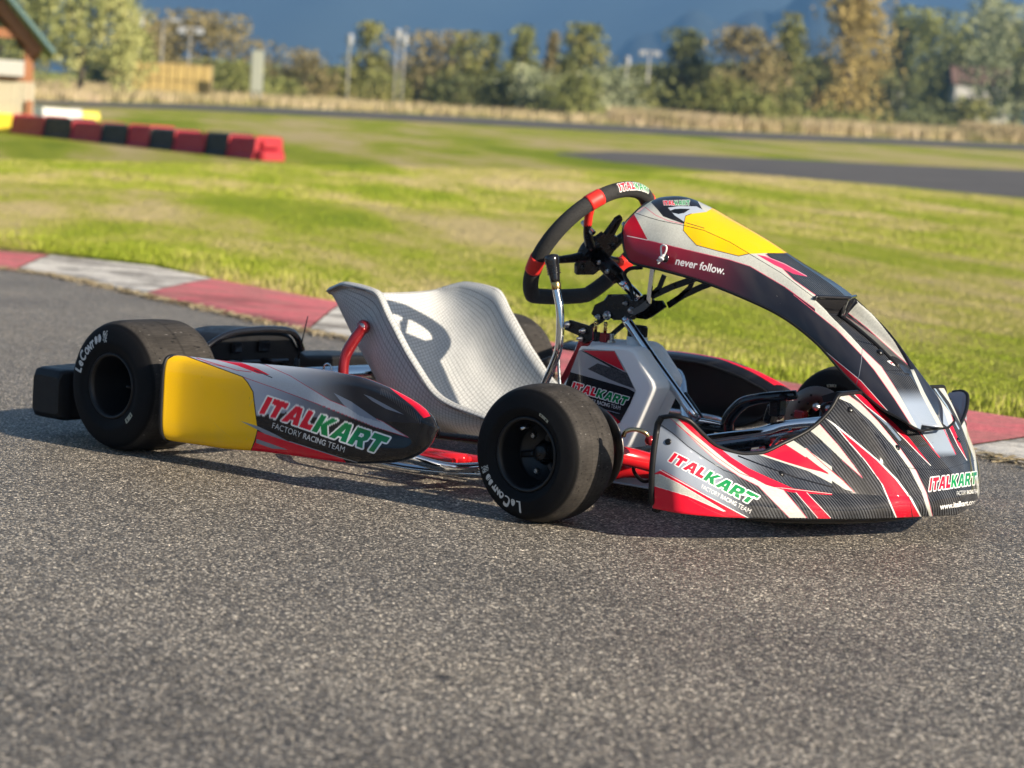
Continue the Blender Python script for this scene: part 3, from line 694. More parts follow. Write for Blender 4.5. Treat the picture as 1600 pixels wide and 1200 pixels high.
    S(b([(1060, 130), (1170, 290), (1270, 480)]), 2.0, np.array([.30, .40, .50]))
    F(b([(1165, 140), (1260, 140), (1390, 400), (1475, 640), (1500, 760), (1440, 730), (1400, 560), (1290, 330)]), C_SIL*1.05); S(b([(1165, 150), (1290, 330), (1400, 560), (1440, 730)]), .9, pink)
    F(b([(1452, 735), (1500, 760), (1505, 1100), (1465, 1135)]), C_RED); S(b([(1445, 730), (1465, 900), (1462, 1130)]), 1.0, C_WHT)
    S(b([(770, 792), (900, 812), (1150, 822), (1400, 742)]), .7, C_BLK)
    # lettering
    fr = ~hid
    stamp(X, Y, [(1039.5, 721), (1179, 795.5), (1192, 774.5), (1049, 701.5)], LOGO, rgb, LC, fr)
    stamp(X, Y, [(1095.5, 763), (1171.5, 803), (1175, 796), (1097.5, 756.5)], FRT, rgb, {1: C_WHT}, fr)
    stamp(X, Y, [(1449, 771), (1529, 759), (1528, 734), (1450, 744)], LOGO, rgb, LC, fr)
    stamp(X, Y, [(1495, 774.5), (1529, 770.5), (1529, 764), (1495, 767)], FRT, rgb, {1: C_WHT}, fr)
    stamp(X, Y, [(1468.5, 797), (1527.5, 788), (1527.5, 779), (1468.5, 787)], text_bitmap('www.italkart.com', 60, 3), rgb, {1: C_WHT}, fr)
    v = (np.arange(900)+.5)/900*(NG.shape[0]-1); rgb[v < 1.7] = C_BLK          # plain black tuck under the lower edge
    return rgb
NOSE = img_mat('nose_livery', wear(nose_canvas(), 1), .6, .8, spec=.0)
nose = grid_obj('front_fairing', NG, NOSE, kart, .004, mat('grey_plastic_inner', (.42, .45, .50), .3, 0, .5)); nose['label'] = 'carbon, red and silver nose fairing'
ed = MB(); ed.tube([tuple(p) for p in NG[-1][::3]], .0042, 8, smooth_path=False)
ed.tube([tuple(p) for p in NG[:, 0][::4]][::-1]+[tuple(NG[1, 0])], .006, 8, smooth_path=False); ed.tube([tuple(p) for p in NG[:, -1][::4]][::-1], .0025, 8, smooth_path=False)
ed.build('edge_trim', BLK, nose)
fl_ = MB(); lo = NG[0][::4]; cen = lo.copy(); cen[:, 0] = np.minimum(cen[:, 0], 1.30); inn = [(p[0]*.9+1.3*.1, p[1]*.9, p[2]+.0) for p in lo]
fl_.tube([(1.32, -.40, .05), (1.42, -.34, .045), (1.49, -.22, .042), (1.53, -.10, .041), (1.535, 0, .041), (1.53, .10, .041), (1.49, .22, .042), (1.42, .34, .045), (1.32, .40, .05)], .010, 10)
fl_.build('skid_bar', BLK, nose)

for px_, py_, y_ in ((1046, 690, -.545), (1402, 700, -.10), (1330, 640, -.20), (1222, 740, -.40)):
    k_ = np.argmin(np.hypot(*[q-v for q, v in zip(proj(HG.reshape(-1, 3)), (px_, py_))])); i_, j_ = divmod(k_, HG.shape[1]); i_ = min(max(i_, 1), HG.shape[0]-2); j_ = min(max(j_, 1), HG.shape[1]-2)
    nn_ = np.cross(HG[i_, j_+1]-HG[i_, j_-1], HG[i_+1, j_]-HG[i_-1, j_]); nn_ /= np.linalg.norm(nn_); nn_ *= np.sign(nn_@(CAM-HG[i_, j_]))
    for sg_ in (1, -1):
        f_ = MB(); f_.lathe([(.0001, .0022), (.0035, .0022), (.0055, .0012), (.006, 0)], HG[i_, j_]*[1, sg_, 1], nn_*[1, sg_, 1], 14); f_.build('fastener', BLKA, nose)

# ---- side pods
def pod_sections():
    xs_ = [.176, .185, .22, .30, .42, .55, .66, .74, .79, .825, .848, .862, .868]
    zb = [.046, .044, .043, .043, .050, .054, .057, .066, .076, .090, .107, .126, .152]
    zt = [.226, .229, .229, .229, .234, .238, .237, .227, .215, .203, .191, .178, .154]
    yo = [-.698, -.694, -.683, -.673, -.664, -.657, -.652, -.650, -.648, -.646, -.643, -.639, -.630]
    yi = [-.60, -.60, -.59, -.575, -.57, -.57, -.575, -.58, -.585, -.585, -.59, -.59, -.60]
    ss = np.concatenate([np.linspace(.176, .79, 100), .79+.078*np.sin(np.linspace(0, math.pi/2, 40))[1:]])
    zb, zt, yo, yi = [cinterp(ss, xs_, q)[:, 0] for q in (zb, zt, yo, yi)]
    # outline of one section from the inner lower edge round the outer face to the inner upper edge
    ang = np.concatenate([np.linspace(-1, 0, 44), np.linspace(0, 1, 60)[1:]]); G = []
    for x, b_, t_, o_, i_ in zip(ss, zb, zt, yo, yi):
        zc_, hh = (b_+t_)/2, (t_-b_)/2; row = []
        fr = sstep(.55, .86, x); e = .20+.22*fr; ezz = .42+.30*fr
        for a in ang:
            th = a*math.pi*.5*1.0
            # superellipse quarter: a=-1 bottom inner, 0 mid outer, 1 top inner
            cs = abs(math.cos(th))**e; sn = math.copysign(abs(math.sin(th))**ezz, math.sin(th))
            y = i_+(o_-i_)*cs; z = zc_+hh*sn
            if a > 0: z -= .020*(1-cs)
            # shallow dished face inside a rounded rim towards the front
            dish = .009*sstep(.55, .70, x)*(1-sstep(.79, .845, x))*math.exp(-((z-zc_-hh*.1)/(hh*.62+1e-4))**4)*cs
            row.append((x-max(0, y-o_)*.75*sstep(.50, .80, x), y+dish, z))
        G.append(row)
    return np.array(G).transpose(1, 0, 2)
PG = pod_sections()
def pod_canvas():
    P_ = canvas(PG, 1800, 900); X, Y = livery_base(P_, 0); e = lambda pts: zc((260, 540), 3.6364, pts)
    blk = np.broadcast_to(C_BLK*1.3, P_.shape); rgb = blk.copy(); fl = flake(P_.shape, C_SIL*1.4, .10)
    def F(poly, c): q = inpoly(X, Y, poly); rgb[q] = c[q] if getattr(c, 'ndim', 1) == 3 else c
    def S(pts, w_, c): rgb[instroke(X, Y, pts, w_)] = c
    pink = np.array([.45, .05, .08])
    g = sstep(395, 560, X)[..., None]; sb = (np.array([.36, .41, .52]))*(1-g)+C_NAVY*.7*g
    F(e([(430, 150), (600, 235), (860, 330), (1100, 420), (900, 420), (700, 380), (510, 400), (440, 300)]), sb)
    F(e([(60, 20), (600, 60), (1000, 130), (1190, 185), (1420, 300), (1440, 440), (1230, 432), (930, 312), (700, 172), (550, 100)]), (np.array([.42, .46, .54]))*(1-sstep(430, 560, X)[..., None])+C_NAVY*sstep(430, 560, X)[..., None])
    F(e([(60, 20), (200, 45), (420, 80), (560, 110), (700, 170), (930, 310), (1230, 430), (1380, 522), (1180, 462), (860, 332), (600, 236), (440, 180), (300, 130), (95, 55)]), fl)
    S(e([(560, 108), (700, 170), (930, 311), (1230, 431), (1375, 522)]), .9, pink); S(e([(110, 55), (300, 130), (440, 180), (600, 236), (860, 332), (1180, 462), (1375, 522)]), .9, pink)
    F(e([(180, 48), (300, 62), (430, 98), (520, 132), (590, 168), (520, 158), (400, 112), (280, 80)]), C_RED*.8); S(e([(500, 140), (545, 158), (600, 182)]), 1.4, C_NAVY)
    S(e([(170, 70), (300, 110), (400, 140), (480, 150)]), 1.2, pink); S(e([(200, 90), (330, 122)]), .9, pink)
    F(e([(950, 268), (1050, 318), (1222, 437), (1100, 400), (1010, 340)]), np.array([.22, .27, .36])); F(e([(1120, 276), (1160, 290), (1350, 392), (1250, 360), (1170, 315)]), np.array([.22, .26, .34]))
    F(e([(1180, 165), (1240, 180), (1360, 255), (1455, 330), (1500, 400), (1462, 412), (1400, 345), (1300, 265)]), C_RED)
    for k in range(26):
        t_ = k/25; x = 1230+225*t_; y = 235+165*t_**1.25; S(e([(x-8, y+10), (x-14, y+44)]), .8, np.array([.10, .10, .11]))
    yel = e([(-60, 120), (40, 60), (85, 50), (110, 58), (300, 128), (432, 176), (462, 210), (492, 262), (505, 370), (520, 472), (502, 540), (480, 600), (-60, 560)])
    F(yel, C_YEL); S(e([(85, 50), (110, 58), (300, 128), (432, 176), (462, 210), (492, 262), (505, 370), (520, 472), (502, 540), (480, 600)]), 1.3, C_BLK)
    F(e([(505, 545), (518, 486), (700, 545), (1000, 640), (1035, 680), (1050, 720), (480, 640), (484, 590)]), C_RED*.92)
    F(e([(420, 428), (520, 458), (620, 505), (705, 550), (560, 502), (518, 478)]), C_SIL*.8); F(e([(512, 530), (590, 556), (690, 592), (600, 585), (508, 552)]), C_SIL*.8); S(e([(700, 545), (1000, 640), (1085, 664)]), 1.3, C_SIL)
    S(e([(560, 400), (700, 460), (1250, 640)]), 0.0, C_SIL)
    stamp(X, Y, [(398.5, 648), (599, 717), (616.5, 681), (410, 611.5)], LOGO, rgb, LC); 
    stamp(X, Y, [(424.5, 669), (537.5, 707.5), (540, 698), (426.5, 659.5)], FRT, rgb, {1: C_WHT*.8})
    nrm = (np.arange(900)+.5)/900; rgb[(nrm < .03) | (nrm > .945)] = C_BLK; rgb[((nrm > .905) & (nrm <= .945))[:, None] & (P_[..., 0] > .5) & (P_[..., 0] < .80)] = C_RED; xx = P_[..., 0]
    rim = (xx > .864); rgb[rim] = C_BLK
    return rgb
POD = img_mat('side_pod_livery', wear(pod_canvas(), 2, 60, 14), .5, .9, spec=0)
for side in (-1, 1):
    G = PG if side < 0 else PG*[1, -1, 1]
    p = grid_obj('side_pod', G if side < 0 else G[:, ::-1], POD, kart, .004, BLK)
    if side > 0:      # keep the print readable from its own side
        uvl = p.data.uv_layers[0]; a = np.empty(len(uvl.data)*2, np.float32); uvl.data.foreach_get('uv', a); a[0::2] = 1-a[0::2]; uvl.data.foreach_set('uv', a)
    e_ = MB(); e_.tube([tuple(q) for q in G[:, 0][::3]], .004, 8, smooth_path=False); e_.tube([tuple(q) for q in G[-1][::4]], .003, 8, smooth_path=False); e_.build('edge_trim', BLK, p)
    # chrome mounting bars
    b = MB(); b.tube([(.20, side*.40, .055), (.22, side*.50, .06), (.27, side*.585, .085), (.40, side*.60, .09), (.60, side*.60, .09), (.72, side*.585, .085), (.775, side*.50, .06), (.79, side*.40, .055), (.80, side*.30, .055)], .010, 12)
    b.build('pod_bar', CHROME, kart)
    b = MB(); b.tube([(.30, side*.36, .045), (.40, side*.43, .040), (.62, side*.43, .032), (.80, side*.40, .042), (.86, side*.34, .05)], .009, 12); b.build('lower_pod_bar', CHROME, kart)
bar = MB(); bar.tube([(.80, .30, .07), (.70, .43, .12), (.63, .50, .19), (.56, .52, .185)], .011, 12); bar.build('pod_bar', CHROME, kart)

# ---- nassau panel
NS = [0, .035, .075, .14, .25, .38, .50, .62, .74, .86, .95, 1]
pe = [(973, 366), (975, 388), (986, 410), (1030, 421), (1090, 438), (1160, 465), (1220, 494), (1274, 535), (1322, 588), (1374, 636), (1422, 664), (1438, 673)]
ye = [-.138, -.14, -.14, -.14, -.135, -.125, -.115, -.11, -.106, -.102, -.088, -.055]
pc = [(986, 338), (1002, 337), (1020, 341), (1045, 347), (1085, 354), (1140, 378), (1195, 411), (1255, 452), (1314, 508), (1370, 568), (1414, 627), (1440, 664)]
yc = [-.118, -.118, -.116, -.110, -.092, -.077, -.074, -.079, -.080, -.068, -.062, -.040]
oc = [(.876, .596), (.900, .607), (.938, .611), (.990, .599), (1.060, .573), (1.150, .539), (1.237, .497), (1.332, .450), (1.420, .386), (1.492, .312), (1.553, .246), (1.584, .211)]
LK, HK = 220, 61
s_ = np.linspace(0, 1, LK)
E_ = cinterp(s_, NS, [at(*p, 'y', y) for p, y in zip(pe, ye)]); Cc = cinterp(s_, NS, [at(*p, 'y', y) for p, y in zip(pc, yc)]); O_ = cinterp(s_, NS, [(x, 0, z) for x, z in oc])
def nas_grid():
    half = []
    for k in range(LK):
        e, c, o = E_[k], Cc[k], O_[k]; col = []
        for t in np.linspace(0, 1, 22)[:-1]:
            p = e*(1-t)+c*t; p = p+np.array([0, -1, 0])*(.010*math.sin(math.pi*t)*min(1, (1-s_[k])*6)); col.append(p)
        for t in np.linspace(0, 1, 30):
            q = c*(1-t)+o*t; lift = (o[2]-c[2]); zt = c[2]+lift*math.sin(t*math.pi/2)**1.0; q = np.array([q[0], q[1], zt])
            q[0] = c[0]+(o[0]-c[0])*t
            col.append(q)
        half.append(col)
    h = np.array(half)                       # (LK, n, 3)
    # soften the crease
    for _ in range(2): h[:, 1:-1] = h[:, 1:-1]*.5+(h[:, :-2]+h[:, 2:])*.25
    full = np.concatenate([h, h[:, :-1][:, ::-1]*[1, -1, 1]], 1)
    # the air scoop: the lower half of the panel drops under the lip of the upper hood
    n = full.shape[1]; q = np.abs(np.linspace(-1, 1, n)); a = np.gradient(full, axis=0); b = np.gradient(full, axis=1); nm = np.cross(a, b); nm /= np.maximum(np.linalg.norm(nm, axis=-1, keepdims=True), 1e-9)
    if nm[LK//2, n//2, 2] < 0: nm = -nm
    dep = np.where(s_ > .652, np.interp(s_, [.652, .660, .74, .83, .868, .875], [.0, .036, .026, .012, .007, 0]), 0)
    wq = 1-sstep(.50, .585, q); full = full-nm*(dep[:, None, None]*wq[None, :, None])
    return full
NSG = nas_grid().transpose(1, 0, 2)           # rows across, columns along
def nas_canvas():
    P_ = canvas(NSG, 1900, 1000); X, Y = livery_base(P_, 0)
    far = P_[..., 1] > 0; n = normals(P_); f = (n*(CAM-P_)).sum(-1)
    if np.median(f[200:400]) < 0: f = -f
    hid = (P_[..., 1] > .02) & (((np.arange(1000)+.5)/1000)[:, None] > np.where(np.arange(1900)/1900 < .2, .93, .84)[None]); Q = P_.copy(); Q[..., 1] = np.where(hid, -Q[..., 1], Q[..., 1]); X, Y = livery_base(Q, 0)
    c = lambda pts: zc((960, 290), 5., pts); d = lambda pts: zc((1240, 420), 4.446, pts)
    car = carbon(P_, 1.15, .2)*.9; fl = flake(P_.shape)
    g = sstep(985, 1190, X)[..., None]; rgb = C_MAR*1.3*(1-g)+C_NAVY*g
    def F(poly, cc): q = inpoly(X, Y, poly); rgb[q] = cc[q] if getattr(cc, 'ndim', 1) == 3 else cc
    def S(pts, w_, cc): rgb[instroke(X, Y, pts, w_)] = cc
    pink = np.array([.62, .10, .16])
    F(c([(60, 330), (160, 215), (260, 420), (180, 400), (50, 380)]), C_RED*.55)
    F(c([(150, 215), (200, 120), (350, 60), (760, 120), (760, 215), (560, 230), (1180, 520), (1640, 850), (1640, 1015), (1330, 790), (1060, 630), (900, 580), (560, 500), (262, 428)]), fl)
    S(c([(100, 393), (262, 426)]), 1.1, C_WHT); S(c([(262, 428), (560, 500), (900, 580), (1060, 630), (1330, 790), (1640, 1015)]), 1.0, pink)
    S(c([(235, 165), (320, 230), (420, 275), (530, 298)]), .9, pink)
    F(c([(285, 130), (340, 70), (470, 50), (620, 70), (690, 190), (640, 165), (500, 165), (420, 175), (480, 240), (560, 282), (700, 332), (560, 305), (440, 262), (380, 240), (340, 190)]), C_BLK*1.5)
    F(c([(418, 172), (500, 160), (640, 162), (740, 212), (590, 222), (555, 250), (548, 285), (470, 232)]), np.array([.42, .48, .56]))
    F(c([(438, 195), (470, 183), (520, 180), (592, 182), (545, 214), (500, 222), (455, 212)]), C_BLK)
    yl = c([(555, 237), (600, 220), (720, 205), (820, 140), (1150, 320), (1480, 500), (1362, 527), (1200, 527), (1050, 533), (970, 550), (800, 508), (640, 465), (580, 400), (538, 350), (545, 290)])
    F(yl, C_YEL); S(yl[:2]+yl[:1]+yl[::-1][:7], .9, C_BLK)
    cp = [(1196, 397), (1232, 395), (1256, 385), (1330, 428), (1380, 462), (1350, 470), (1277, 463), (1240, 437), (1215, 412)]; F(cp, car*.75+np.array([.012, .018, .026])); S([(1196, 397), (1215, 412), (1240, 437), (1277, 463)], .9, pink)
    F(c([(1110, 538), (1210, 560), (1330, 615), (1510, 712), (1400, 690), (1250, 620)]), np.array([.55, .04, .12])); S(c([(1180, 552), (1330, 612), (1500, 706)]), 1.2, np.array([.7, .3, .38]))
    S(c([(165, 215), (250, 243), (360, 275), (540, 310), (700, 350), (900, 440), (1050, 530), (1300, 680), (1580, 890)]), .8, C_BLK); S(c([(560, 290), (700, 332)]), 1.0, C_BLK)
    # lower half
    F(d([(160, 215), (200, 190), (470, 190), (640, 560), (800, 660), (812, 710), (640, 705), (480, 560), (250, 320)]), car)
    F(d([(310, 215), (440, 200), (560, 330), (720, 520), (805, 672), (700, 580), (500, 400), (360, 290)]), fl); S(d([(310, 225), (360, 292), (500, 402), (700, 582), (800, 672)]), .9, pink)
    F(d([(400, 190), (480, 205), (640, 400), (780, 600), (820, 700), (806, 690), (700, 505), (560, 325)]), C_BLK)
    F(d([(480, 560), (640, 705), (812, 712), (900, 850), (1060, 1110), (870, 1120), (740, 900)]), car)
    F(d([(140, 190), (168, 215), (250, 320), (400, 470), (478, 555), (610, 680), (740, 880), (880, 1130), (820, 1085), (700, 900), (560, 700), (475, 600), (300, 420), (150, 300)]), fl)
    S(d([(0, 180), (150, 300), (300, 422), (475, 602), (560, 702), (700, 902), (820, 1087)]), .9, pink); S(d([(478, 555), (610, 680), (740, 880), (880, 1130)]), .8, pink)
    q = inpoly(X, Y, d([(640, 710), (815, 712), (900, 860), (1040, 1130), (880, 1140), (760, 920)])); kf = sstep(604, 634, Y)[..., None]; cf = car*(1-kf)+np.array([.27, .33, .42])*kf; rgb[q] = cf[q]
    F(d([(812, 700), (835, 700), (910, 860), (1050, 1120), (1020, 1120), (885, 870)]), fl)
    S(d([(430, 495), (560, 530), (640, 560), (680, 590)]), 1.6, C_BLK); S(d([(640, 705), (812, 712)]), .9, C_BLK)
    F(d([(648, 640), (672, 636), (684, 648), (706, 642), (714, 660), (736, 668), (700, 674), (672, 660)]), C_WHT*.9); F(d([(664, 644), (690, 652), (680, 662)]), C_RED)
    F(d([(140, 500), (180, 540), (300, 640), (470, 780), (668, 1003), (640, 1003), (430, 835), (250, 640)]), C_RED); S(d([(140, 500), (180, 540), (300, 640), (470, 780), (668, 1003)]), 1.0, C_WHT)
    S(d([(476, 556), (472, 640), (455, 740), (432, 815)]), 1.0, C_SIL*.6)
    uu_ = (np.arange(1900)+.5)/1900; vv_ = (np.arange(1000)+.5)/1000; rgb[(uu_[None] > .650) & (uu_[None] < .664) & (np.abs(vv_-.5)[:, None] < .285)] = C_BLK  # wall under the scoop lip painted black for the hood's inner shade
    nh = ~hid
    stamp(X, Y, [(1037, 321.5), (1081, 321.5), (1078, 311.5), (1033.5, 312.5)], LOGO, rgb, LC, nh)
    stamp(X, Y, [(1054, 414), (1132, 430), (1133.5, 416), (1056, 400)], text_bitmap('never follow.', 60, 2, .18), rgb, {1: C_WHT}, nh)
    return rgb
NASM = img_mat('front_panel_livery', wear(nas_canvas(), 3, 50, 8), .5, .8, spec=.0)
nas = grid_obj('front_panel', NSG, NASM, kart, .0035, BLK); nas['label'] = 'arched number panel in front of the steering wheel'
e_ = MB(); e_.tube([tuple(p) for p in NSG[0][::3]]+[tuple(p) for p in NSG[-1][::-3]], .0026, 8, smooth_path=False)
e_.tube([tuple(p) for p in NSG[:, 0][::4]], .002, 8, smooth_path=False); e_.build('edge_trim', BLK, nas)
li = int(.652*(LK-1)); na = NSG.shape[0]; lip = MB(); lip.tube([tuple(NSG[k, li]+np.array([.004, 0, .001])) for k in range(int(na*.2), int(na*.8), 3)], .0036, 10, smooth_path=False); lip.build('scoop_lip', BLKG, nas)
e_ = MB(); p = at(1448.5-74, 552, 'y', -.02); e_.lathe([(.0001, .003), (.005, .003), (.007, 0)], NSG[na//2-6, int(.80*LK)]+np.array([.0, 0, .002]), (.7, 0, .7), 14); e_.build('fastener', BLKA, nas)
# cord and toggle on the near flange
cp_ = at(1036, 402, 'y', -.155); st = MB()
w3 = lambda px, py, y=-.158: tuple(at(px, py, 'y', y))
st.tube([w3(1034, 402), w3(1033, 394), w3(1033, 386), w3(1036, 383), w3(1041, 385), w3(1041, 391), w3(1038, 398), w3(1036, 402)], .0019, 8)
st.tube([w3(1037, 399, -.161), w3(1030, 403, -.163), w3(1036, 405, -.163), w3(1030, 408), w3(1027, 406)], .0022, 8); st.tube([w3(1034, 402, -.162), w3(1031, 408), w3(1028, 412)], .0019, 8)
st.build('cord', WHT, nas)
st = MB(); st.lathe([(.0001, .004), (.007, .004), (.009, 0)], at(1039, 403.5, 'y', -.152), (0, -1, 0), 20); st.build('rubber_toggle', BLKG, nas)
# ---- seat
def seat_grid():
    sk = [0, .12, .30, .48, .62, .80, 1]
    spn = [(.118, .338), (.150, .262), (.205, .165), (.265, .088), (.345, .046), (.50, .040), (.64, .070)]
    rim = [(.150, .352), (.215, .370), (.300, .362), (.352, .306), (.420, .228), (.515, .150), (.655, .122)]
    wd = [.185, .198, .202, .203, .204, .205, .200]
    s = np.linspace(0, 1, 120); S_ = cinterp(s, sk, spn); R_ = cinterp(s, sk, rim); W_ = cinterp(s, sk, wd)[:, 0]
    a = np.linspace(-1, 1, 121); G = []
    for (sx, sz), (rx, rz), w_, ss in zip(S_, R_, W_, s):
        row = []
        for q in a:
            th = abs(q)*math.pi/2; y = w_*math.copysign(abs(math.sin(th))**.80, q); bl = 1-abs(math.cos(th))**.72
            hump = .018*math.exp(-((abs(q)-.52)/.16)**2)*sstep(.2, .45, ss)*(1-sstep(.75, .95, ss))
            leg = .022*math.exp(-(q/.16)**2)*sstep(.82, 1, ss)
            lean = -.010*math.sin(th)**6*0
            row.append((sx+(rx-sx)*bl+hump*.6, y+lean, sz+(rz-sz)*bl+hump*.5+leg))
        G.append(row)
    G = np.array(G)
    # rolled lip along the two side edges
    for sgn, idx in ((-1, 0), (1, -1)):
        e = G[:, idx].copy(); o1 = e+np.array([0, sgn*.006, .001]); o2 = e+np.array([-.002, sgn*.012, -.006]); ins = np.stack([o1, o2], 1)
        G = np.concatenate([ins[:, ::-1], G], 1) if sgn < 0 else np.concatenate([G, ins], 1)
    return G
SEAT = mat('glassfibre_seat', (.33, .34, .33), .5, coat=.15)
def mk_seat():
    m = SEAT; uv = N(m, 'ShaderNodeUVMap', uv_map='UVMap'); sp = N(m, 'ShaderNodeSeparateXYZ'); L(m, uv.outputs[0], sp.inputs[0])
    wob = noise(m, 7, 2, .5); 
    def line(src, k, w_): 
        a = mth(m, 'MULTIPLY_ADD', src, k, mth(m, 'MULTIPLY', wob.outputs[0], .9)); f = mth(m, 'FRACT', a); return mth(m, 'LESS_THAN', mth(m, 'ABSOLUTE', mth(m, 'SUBTRACT', f, .5)), w_)
    l1 = line(sp.outputs[0], 66, .060); l2 = line(sp.outputs[1], 74, .070); g = mth(m, 'MAXIMUM', l1, mth(m, 'MULTIPLY', l2, .85))
    fine = noise(m, 300, 3, .7); big = noise(m, 9, 4, .6)
    base = ramp(m, [(.35, (.52, .535, .53)), (.65, (.64, .65, .64))], big.outputs[0]).outputs[0]
    base = mixc(m, 1., base, ramp(m, [(.3, (.86,)*3), (.7, (1.1,)*3)], fine.outputs[0]).outputs[0], 'MULTIPLY')
    c = mixc(m, mth(m, 'MULTIPLY', g, .72), base, (.08, .085, .09)); L(m, c, bsdf(m).inputs['Base Color'])
    bump(m, mth(m, 'ADD', mth(m, 'MULTIPLY', g, -1.), mth(m, 'MULTIPLY', fine.outputs[0], .6)), .35, .0012)
mk_seat()
SG = seat_grid(); seat = grid_obj('seat', SG, SEAT, kart, .005)
seat['label'] = 'bare glass fibre seat shell'
sr = MB(); sr.tube([tuple(p) for p in SG[0][2:-2:4]], .0045, 8, smooth_path=False)
for k in (1, -2): sr.tube([tuple(p) for p in SG[::3, k]], .0048, 8, smooth_path=False)
sr.build('rolled_rim', mat('grey_resin', (.40, .40, .38), .5), seat)
for side in (-1, 1):
    k = MB(); base = [at(*p, 'y', y)*[1, -side, 1] for p, y in (((536, 592), -.245), ((537, 570), -.243), ((541, 553), -.238), ((553, 532), -.228), ((564, 517), -.218), ((568, 511), -.215))]
    k.tube(base, [.012, .012, .013, .0125, .013], 14); k.lathe([(.0001, .006), (.015, .006), (.016, 0), (.015, -.006), (.0001, -.006)], base[-1], (0, side, .1), 20)
    st = k.build('seat_stay', DRED, seat)
    b = MB(); b.lathe([(.0001, .010), (.0045, .010), (.0055, .007), (.0085, .0065), (.0085, .005)], base[-1], (0, side, .1), 16); b.build('bolt', STEEL, kart)

# ---- fuel tank
def tank():
    prof = [(.760, .075), (.775, .205), (.800, .288), (.806, .296), (.932, .303), (.950, .296), (1.002, .240), (1.008, .225), (.955, .100), (.94, .080)]
    def rnd(pr, n=4, k=.16):
        out = []; m_ = len(pr)
        for i in range(m_):
            p0, p1, p2 = [np.array(pr[j % m_]) for j in (i-1, i, i+1)]; a = p1+(p0-p1)*k; b = p1+(p2-p1)*k
            for t in np.linspace(0, 1, n): out.append((1-t)**2*a+2*t*(1-t)*p1+t*t*b)
        return np.array(out)
    pr = rnd(prof); cen = pr.mean(0)
    ys_ = [-.130, -.1295, -.124, -.112, -.088, -.080, -.073, -.066, -.056, -.045, -.03, .055, .068, .074, .0745]
    sc_ = [.86, .93, .975, 1, 1, .985, .93, .90, .90, .93, 1, 1, .975, .93, .86]
    G = []
    for y, s in zip(np.interp(np.linspace(0, 14, 60), range(15), ys_), np.interp(np.linspace(0, 14, 60), range(15), sc_)):
        q = cen+(pr-cen)*s; q = np.vstack([q, q[:1]]); G.append(np.stack([q[:, 0]-(.070*sstep(-.078, -.05, y)), np.full(len(q), y), q[:, 1]], -1))
    t = grid_obj('fuel_tank', np.array(G), TANKM, kart)
    for idx, k in ((0, 0), (-1, 1)):
        f = MB(); f.add(G[idx][:-1], [tuple(range(len(G[idx])-1))], False); f.build('end_face', TANKM, t)
    # hexagonal sheet of print on the near face
    hexp = [(884, 600), (904, 548), (912, 545), (960, 548), (976, 575), (993, 610), (984, 632), (968, 661), (940, 672), (880, 650)]
    H2 = [at(*p, 'y', -.1312) for p in hexp]
    mn = np.min(H2, 0); mx = np.max(H2, 0); W, H = 900, 800
    xx, zz = np.meshgrid(np.linspace(mn[0], mx[0], W), np.linspace(mn[2], mx[2], H)); Pq = np.stack([xx, np.full_like(xx, -.1312), zz], -1); X, Y = livery_base(Pq, 0)
    g = lambda pts: zc((840, 460), 4., pts); rgb = np.broadcast_to(np.array([.34, .35, .37]), Pq.shape).copy()
    def F(poly, c): rgb[inpoly(X, Y, poly)] = c
    nz = np.kron(np.random.default_rng(8).random((100, 113)), np.ones((8, 8)))[:800, :900]; 
    F(g([(285, 350), (480, 355), (545, 480), (420, 420)]), C_RED*.75)
    F(g([(270, 350), (300, 358), (550, 490), (500, 480)]), C_BLK*2); q = inpoly(X, Y, g([(305, 470), (375, 430), (560, 490), (605, 590), (520, 560)])); rgb[q] = (np.array([.05, .05, .055])*(.6+nz[q][:, None]*1.2))
    F(g([(190, 480), (260, 490), (570, 590), (620, 620), (510, 810), (150, 760)]), C_BLK*1.5); F(g([(250, 440), (300, 460), (575, 590), (400, 540), (180, 478)]), np.array([.36, .37, .39]))
    F(g([(380, 720), (440, 730), (520, 800), (500, 812), (470, 790)]), C_RED*.7); q = instroke(X, Y, g([(400, 715), (510, 745)]), 1); rgb[q] = C_SIL
    stamp(X, Y, [(889, 611), (980.5, 636.5), (986, 619.5), (892, 593)], LOGO, rgb, LC); stamp(X, Y, [(905, 624.5), (969, 641), (970, 634.5), (906, 618)], FRT, rgb, {1: C_WHT*.8})
    sm = img_mat('tank_sheet_print', rgb, .2, .5)
    V = np.array(H2); me_uv = np.stack([(V[:, 0]-mn[0])/(mx[0]-mn[0]), (V[:, 2]-mn[2])/(mx[2]-mn[2])], 1)
    me = bpy.data.meshes.new('sticker'); V2 = V.copy(); V2[:, 1] += .0008
    n = len(V); me.from_pydata([tuple(v) for v in V]+[tuple(v) for v in V2], [], [tuple(range(n))[::-1], tuple(range(n, 2*n))]+[(k, (k+1) % n, n+(k+1) % n, n+k) for k in range(n)])
    l = me.uv_layers.new(name='UVMap'); 
    for lp, d_ in zip(me.loops, l.data): d_.uv = me_uv[lp.vertex_index % n]
    me.materials.append(sm); o = bpy.data.objects.new('sticker', me); COL.objects.link(o); o.parent = t
    # cap, outlet fittings
    c = MB(); pc_ = at(996, 522, 'y', -.02); cx, cy, cz = pc_[0], -.02, .312
    c.lathe([(.0001, .026), (.0175, .026), (.0195, .023), (.0195, .004), (.018, 0)], (cx, cy, cz), (0, 0, 1), 30)
    for k in range(20):
        a = 2*math.pi*k/20; c.box((cx+.0195*math.cos(a), cy+.0195*math.sin(a), cz+.013), (.003, .003, .019), np.array(Matrix.Rotation(a, 3, 'Z')))
    c.build('filler_cap', BLK, t)
